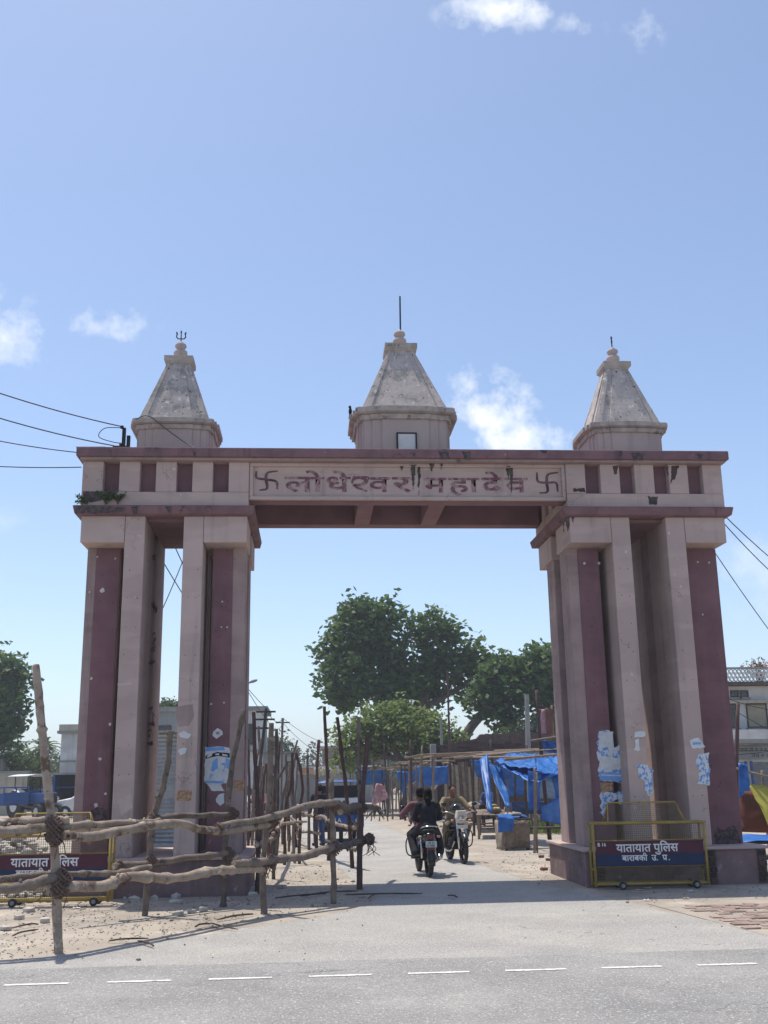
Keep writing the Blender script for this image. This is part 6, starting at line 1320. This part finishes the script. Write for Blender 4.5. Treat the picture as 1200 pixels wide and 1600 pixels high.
for i in range(26):
    yy = 18+i*.5; xx = -4.6-.02*i; b = MB(); b.obox((xx, yy, 1.0+random.uniform(-.1, .1)), (.05, .44, 2.0+random.uniform(-.3, .3)), Matrix.Rotation(random.uniform(-.05, .05), 3, 'X')); b.build('plank', random.choice(('corrugated', 'wood_old', 'wall_grey')), FN)
for z in (.5, 1.5): b = MB(); b.box(-4.75, -4.62, 17.8, 31, z, z+.08); b.build('fence_rail', 'wood_dark', FN)
FB = thing('market_building', 'far blue grey market shed with an orange and white fascia', 'shed', (-2, 66, 0)); bbox(FB, 'wall', 'wall_grey', -7.5, 3.5, 64, 70, 0, 2.3); bbox(FB, 'fascia', 'goods_orange', -7.6, -.6, 63.8, 63.997, 2.1, 2.6); bbox(FB, 'roof', 'paper_white', -7.7, 3.7, 63.7, 70.3, 2.6, 2.7)
H5 = thing('brown_house', 'far brown brick house behind the rickshaw roof', 'house', (2, 72, 0)); bbox(H5, 'wall', 'house_brown', -.6, 4.5, 72, 78, 0, 4.2); bbox(H5, 'roof_slab', 'concrete', -.8, 4.7, 71.7, 78.2, 4.2, 4.4); window(H5, .2, 1.2, 2.4, 3.6, 72); window(H5, 2.4, 3.4, 2.4, 3.6, 72)
GL = thing('garland_rack', 'rack of yellow garlands hung far up the lane behind the rickshaw', 'rack', (0, 44, 0)); pole(GL, (-1.2, 44, 0), (-1.2, 44, 2.6), .05); pole(GL, (1.2, 44, 0), (1.2, 44, 2.6), .05); pole(GL, (-1.5, 44, 2.5), (1.5, 44, 2.5), .04)
for i in range(26):
    x = -1.4+i*.11; b = MB(); b.ell((x, 43.9, 2.2+random.uniform(-.12, .12)), (.075, .075, random.uniform(.16, .3)), 8, 6); b.build('garland', 'goods_yellow' if i % 4 else 'paper_white', GL, smooth=True)
# ------------------------------------------------------------------ utility poles
def upole(label, base, top, r, arms, m='black_iron', lamp=False):
    T = thing('utility_pole', label, 'pole', base); a, b_ = Vector(base), Vector(top); q = MB(); q.tube([a, b_], [r, r*.7], 8); q.build('shaft', m, T)
    for t in arms: c = a.lerp(b_, t); q = MB(); q.box(c.x-.45, c.x+.45, c.y-.04, c.y+.04, c.z-.04, c.z+.04); q.build('cross_arm', 'black_iron', T)
    if lamp: q = MB(); q.tube([b_, b_+Vector((.28, -.1, .10))], .025, 6); q.build('lamp_arm', 'concrete', T); q = MB(); q.ell(b_+Vector((.36, -.12, .13)), (.13, .07, .045), 12, 8, Matrix.Rotation(-.3, 3, 'Y')); q.build('lamp_head', 'concrete', T, smooth=True)
    return T
e = onY(416, 1107, 32); e0 = Vector((e.x-.5, 32, 0)); upole('leaning black utility pole with short arms beside the pale house', e0, e, .09, (.97, .9, .82))
f_ = onY(442, 1122, 50); upole('slim black utility pole farther up the lane', (f_.x-.2, 50, 0), f_, .1, (.95,))
l_ = onY(377, 1072, 14); upole('grey street lamp pole close behind the pier', (l_.x-.1, 14, 0), l_, .05, (), 'concrete', True)
p1 = onY(699, 1050, 27); upole('thin rusty pole rising from the stalls in front of the big tree', (p1.x, 27, 0), p1, .055, (), 'log_red')
p2 = onY(823, 1085, 22); upole('grey concrete pole in front of the dark brick wall', (p2.x-.1, 22, 0), p2, .12, (), 'concrete')
p3 = onY(604, 1140, 38); upole('pale bare pole in front of the light green tree', (p3.x+.1, 38, 0), p3, .07, (), 'concrete'); p4 = onY(689, 1122, 33); upole('pale forked pole between the stalls and the tree', (p4.x, 33, 0), p4, .08, (), 'concrete')
for k, (a, c, s_) in enumerate(((f_, onY(560, 1168, 60), .6), (f_-Vector((0, 0, .3)), onY(560, 1190, 60), .8), (e, f_, .4), (e-Vector((0, 0, .4)), f_-Vector((0, 0, .3)), .5), (e, onY(250, 870, 8), .3), (e-Vector((0, 0, .5)), onY(262, 830, 8), .3))):
    wire(('thin wire sagging from the slim pole over the lane', 'lower wire sagging from the slim pole over the lane', 'wire between the leaning pole and the slim pole', 'lower wire between the leaning pole and the slim pole', 'wire rising from the leaning pole behind the pier gap', 'second wire rising from the leaning pole behind the pier gap')[k], a, c, s_, .014)
wire('thin wire slanting the other way behind the pier gap', onY(250, 960, 9), onY(300, 840, 9), .05, .012)
# ------------------------------------------------------------------ trees
def leaves(n, lobes, size, clump, seed, shell=.5, flat=.8):
    r = np.random.default_rng(seed); L_ = np.array([l[0] for l in lobes]); Rr = np.array([l[1] if isinstance(l[1], (tuple, list)) else (l[1],)*3 for l in lobes], float)
    w = Rr.prod(1)**.75; w /= w.sum(); nc = max(1, n//clump)
    idx = r.choice(len(lobes), nc, p=w); d = r.normal(size=(nc, 3)); d /= np.linalg.norm(d, axis=1)[:, None]
    rad = (shell+(1-shell)*r.random(nc)**.6)*r.uniform(.8, 1.12, nc)
    c = L_[idx]+d*Rr[idx]*rad[:, None]+r.normal(size=(nc, 3))*.16
    cs = r.uniform(.5, 1.3, nc)
    p = np.repeat(c, clump, 0)+np.clip(r.normal(size=(nc*clump, 3)), -1.35, 1.35)*(np.repeat(cs, clump)*size*1.9)[:, None]*np.array([1, 1, .75])
    m = len(p); a = r.normal(size=(m, 3)); a[:, 2] *= .6; a /= np.linalg.norm(a, axis=1)[:, None]
    b = np.cross(a, r.normal(size=(m, 3))+np.array([0, 0, flat])); b /= np.linalg.norm(b, axis=1)[:, None]
    s = size*r.uniform(.6, 1.3, m)[:, None]
    v = np.stack([p-a*s, p+b*s*.55, p+a*s, p-b*s*.55], 1).reshape(-1, 3); f = np.arange(m*4).reshape(-1, 4)
    return v, f
def npmesh(name, v, f, m, parent=None, label=None, cat=None, kind=None):
    if parent is not None: I = np.array(XF[parent].inverted()); v = v @ I[:3, :3].T + I[:3, 3]
    me = bpy.data.meshes.new(name); me.vertices.add(len(v)); me.vertices.foreach_set('co', v.astype(np.float32).ravel()); me.loops.add(f.size); me.polygons.add(len(f))
    me.loops.foreach_set('vertex_index', f.astype(np.int32).ravel()); me.polygons.foreach_set('loop_start', np.arange(0, f.size, 4, dtype=np.int32)); me.update(calc_edges=True); me.validate()
    me.materials.append(MATS[m]); o = bpy.data.objects.new(name, me); COL.objects.link(o)
    if parent is not None: o.parent = parent; XF[o] = XF[parent]
    tag(o, label, cat, None, kind); return o
def tree(label, base, limbs, lobes, n, size, m, seed, clump=7, name='tree', shell=.5):
    T = thing(name, label, 'tree', base); first = True
    tk = MB(); br = MB()
    for i, (pts, r0, r1) in enumerate(limbs):
        P = smoothpath(pts, 5); k = len(P); (tk if i == 0 else br).tube(P, [r0+(r1-r0)*j/(k-1) for j in range(k)], 9, wob=.05)
    for (c, r) in lobes:                                              # twigs that carry the outer leaves
        c = Vector(c); rr = r if isinstance(r, (int, float)) else min(r)
        for _ in range(9):
            d = Vector((random.gauss(0, 1), random.gauss(0, 1), random.gauss(.3, .8))).normalized(); br.tube([c-Vector((0, 0, rr*.5)), c+d*rr*.45, c+d*rr*.9], [.08, .045, .015], 5)
    tk.build('trunk', 'bark', T, smooth=True)
    if br.v: br.build('limbs', 'bark', T, smooth=True)
    v, f = leaves(n, lobes, size, clump, seed, shell); npmesh('crown', v, f, m, T); return T
Y = 45
def o3(u, v, y=Y, dy=0): p = onY(u, v, y); return Vector((p.x, y+dy, p.z))
lob = [(o3(560, 990), 2.1), (o3(525, 1020, Y, .6), 1.4), (o3(600, 970, Y, -.5), 1.5), (o3(545, 1060, Y, -.8), 1.9), (o3(590, 1050, Y, 1), 1.9), (o3(525, 1060, Y, 1), 1.0), (o3(615, 1020), 1.2), (o3(640, 1065), 1.5), (o3(562, 960, Y, .4), 1.3), (o3(610, 1090, Y, -1), 1.2), (o3(535, 1095, Y, .3), .9),
       (o3(672, 980), 1.2), (o3(655, 1000, Y, .7), 1.0), (o3(700, 992, Y, -.4), .9), (o3(690, 1035, Y, .3), 1.6), (o3(735, 1030, Y, -.6), 1.3), (o3(660, 1060, Y, .9), 1.3), (o3(720, 1065, Y, .5), 1.0), (o3(755, 1045, Y, .2), 1.1), (o3(690, 1085, Y, 1), .9), (o3(745, 1085, Y, -.8), .8)]
base = Vector((5.2, Y, 0))
tree('huge dark green spreading tree towering over the stalls', base, [([base, base+Vector((-.3, 0, 2.5)), o3(640, 1130)], .65, .5), ([o3(640, 1130), o3(600, 1085), o3(565, 1020), o3(560, 960)], .4, .1), ([o3(640, 1130), o3(670, 1070), o3(690, 1020), o3(680, 975)], .38, .08), ([o3(655, 1110), o3(700, 1085), o3(750, 1050)], .25, .06), ([o3(615, 1100), o3(570, 1080), o3(530, 1050)], .25, .06), ([o3(690, 1050), o3(670, 1010), o3(668, 975)], .14, .04)], [(c_, r_*.82) for c_, r_ in lob], 13000, .22, 'leaf_deep', 3, 11)
Y2 = 42
lob = [(o3(770, 1060, Y2), 1.0), (o3(800, 1050, Y2, .6), 1.3), (o3(835, 1045, Y2, -.4), 1.2), (o3(850, 1030, Y2), .9), (o3(780, 1095, Y2, .4), 1.0), (o3(815, 1085, Y2, -.6), 1.1), (o3(850, 1085, Y2, .5), 1.1), (o3(750, 1100, Y2), .7), (o3(870, 1060, Y2), 1.2), (o3(790, 1130, Y2, -.3), .8), (o3(760, 1080, Y2), .7), (o3(830, 1140, Y2, .4), .8), (o3(865, 1120, Y2), 1.0)]
base = Vector((6.3, Y2, 0))
tree('leaning tree with a long slanting limb above the dark brick wall', base, [([base, base+Vector((.3, 0, 2.6)), o3(732, 1142, Y2), o3(765, 1108, Y2), o3(800, 1085, Y2), o3(850, 1040, Y2)], .4, .08), ([o3(765, 1108, Y2), o3(770, 1060, Y2)], .16, .05), ([o3(790, 1090, Y2), o3(808, 1120, Y2), o3(820, 1140, Y2)], .12, .04), ([o3(800, 1085, Y2), o3(805, 1050, Y2)], .14, .05)], [(c_, r_*.85) for c_, r_ in lob], 6200, .21, 'leaf_deep', 5, 11)
Y3 = 36
lob = [(o3(600, 1130, Y3), (1.6, 1.3, .9)), (o3(560, 1150, Y3, .4), (1.2, 1.2, .8)), (o3(640, 1140, Y3, -.4), (1.5, 1.3, .8)), (o3(690, 1150, Y3, .4), (1.1, 1.1, .7)), (o3(665, 1125, Y3), (.8, .8, .6)), (o3(545, 1180, Y3), (.8, .9, .9)), (o3(600, 1165, Y3, .6), (1.4, 1.1, .6)), (o3(665, 1170, Y3, .2), (1.0, .9, .5)), (o3(710, 1165, Y3), (.7, .8, .5)), (o3(625, 1110, Y3), (.8, .8, .5))]
base = Vector((3.0, Y3, 0))
tree('light green feathery tree spreading low behind the stick roofs', base, [([base, o3(640, 1205, Y3), o3(625, 1185, Y3), o3(600, 1150, Y3)], .28, .1), ([o3(635, 1195, Y3), o3(645, 1172, Y3), o3(660, 1140, Y3)], .16, .05), ([o3(628, 1188, Y3), o3(590, 1178, Y3), o3(560, 1160, Y3)], .15, .05), ([o3(645, 1180, Y3), o3(690, 1160, Y3)], .1, .04)], lob, 10500, .125, 'leaf_light', 7, 9, shell=.3)
Y4 = 50
lob = [(o3(-19, 1060, Y4), 2.2), (o3(11, 1060, Y4, .6), 1.3), (o3(-39, 1100, Y4), 2.2), (o3(6, 1110, Y4, -.5), 1.4), (o3(-19, 1150, Y4, .5), 1.5), (o3(19, 1090, Y4), .9), (o3(11, 1145, Y4), 1.0), (o3(-69, 1050, Y4), 2.4), (o3(21, 1060, Y4, .3), .6), (o3(25, 1125, Y4), .6)]
base = o3(-15, 1230, Y4); base.z = 0
tree('big dark green tree above the cream boundary wall', base, [([base, o3(-10, 1190, Y4), o3(-15, 1120, Y4)], .5, .3), ([o3(-12, 1150, Y4), o3(20, 1100, Y4)], .2, .06), ([o3(-15, 1120, Y4), o3(-5, 1050, Y4)], .2, .06), ([o3(-15, 1130, Y4), o3(-50, 1060, Y4)], .25, .06)], [(c_, r_*.88) for c_, r_ in lob], 8800, .24, 'leaf_deep', 9, 11)
for k, (u, v, y, r, lab) in enumerate(((20, 1204, 56, 1.9, 'pale bushy tree behind the cream wall'), (48, 1214, 60, 1.2, 'small round tree between the palm and the cream wall'), (4, 1195, 58, 2.4, 'wide bushy tree under the big dark tree'), (-40, 1190, 58, 2.5, 'bushy tree farther along the cream wall'), (262, 1112, 56, .7, 'small leafy tree top showing above the grey house'), (425, 1180, 60, 1.5, 'hazy bushy tree behind the leaning utility pole'), (150, 1190, 62, 2.0, 'bushy tree behind the whitewashed block'), (840, 1160, 36, 1.2, 'leafy tree behind the dark brick wall'), (800, 1165, 38, 1.0, 'small leafy tree behind the brick wall under the slanting limb'), (880, 1150, 37, 1.5, 'leafy tree behind the brick wall beside the pier'))):
    c = o3(u, v, y); b0 = Vector((c.x, y, 0)); tree(lab, b0, [([b0, (c.x, y, c.z*.5), c], .16, .06)], [(c, (r*1.1, r, r*.85)), (c+Vector((r*.7, .3, -.3)), r*.7), (c+Vector((-r*.7, -.3, -.2)), r*.7), (c+Vector((0, 0, -r*.8)), (r, r, r*.7))], 5000, .13, 'leaf_mid' if k % 2 == 0 else 'leaf_far', 20+k)
# palm
c = o3(68, 1168, 52); PT = thing('palm_tree', 'palm tree with drooping fronds beside the whitewashed block', 'tree', (c.x, 52, 0)); b = MB(); b.tube([(c.x, 52, 0), (c.x+.1, 52, c.z*.5), c], [.2, .16, .15], 9, wob=.08); b.build('trunk', 'bark', PT)
for i in range(34):
    a = 2*math.pi*i/34*3.1; e_ = random.uniform(-.5, 1.3); L_ = random.uniform(1.2, 1.6); P = [c+Vector((math.cos(a)*math.cos(e_)*L_*t, math.sin(a)*math.cos(e_)*L_*t, math.sin(e_)*L_*t-.75*t*t)) for t in (0, .25, .5, .75, 1)]
    b = MB(); b.tube(P, [.02, .018, .014, .01, .004], 4)
    for j in range(26):
        t = .12+.88*j/26; k = min(3, int(t*4)); p = P[k].lerp(P[k+1], t*4-k); tg = (P[k+1]-P[k]).normalized(); sd = tg.cross(Vector((0, 0, 1))).normalized()
        for s_ in (-1, 1):
            d = (sd*s_*.8+tg*.6-Vector((0, 0, .25))).normalized()*(.34*(1-.5*t)); b.add([p-tg*.02, p+d*.5+tg*.025, p+d, p+d*.5-tg*.02], [(0, 1, 2, 3)])
    b.build('frond', 'leaf_mid', PT)
# the far wood
lb = []
for i in range(90): x = -75+i*1.75+random.uniform(-1, 1); yy = random.uniform(95, 125); lb.append(((x, yy, random.uniform(1.0, 2.5)), (2.2, 2, random.uniform(1.8, 3.2))))
for i in range(40): x = 0+i*2.0+random.uniform(-1, 1); yy = random.uniform(95, 125); lb.append(((x, yy, random.uniform(1.5, 3)), (2.4, 2, random.uniform(2., 3.6))))
v, f = leaves(60000, lb, .3, 6, 77, .6); npmesh('distant_wood', v, f, 'leaf_far', None, 'far line of hazy trees closing the horizon', 'trees', 'stuff')

# ------------------------------------------------------------------ the air between here and the far trees
hz = bpy.data.materials.new('haze'); hz.use_nodes = True; n_ = hz.node_tree.nodes; n_.clear(); ov_ = n_.new('ShaderNodeOutputMaterial'); pv = n_.new('ShaderNodeVolumePrincipled')
pv.inputs['Color'].default_value = (.86, .92, 1, 1); pv.inputs['Density'].default_value = .0010; pv.inputs['Anisotropy'].default_value = .2; hz.node_tree.links.new(pv.outputs[0], ov_.inputs['Volume']); MATS['haze'] = hz
hb = MB(); hb.box(-760, 760, -90, 1350, -1.5, 14.5); tag(hb.build('haze', 'haze'), 'thin dusty haze in the air over the whole street', 'haze', kind='stuff')
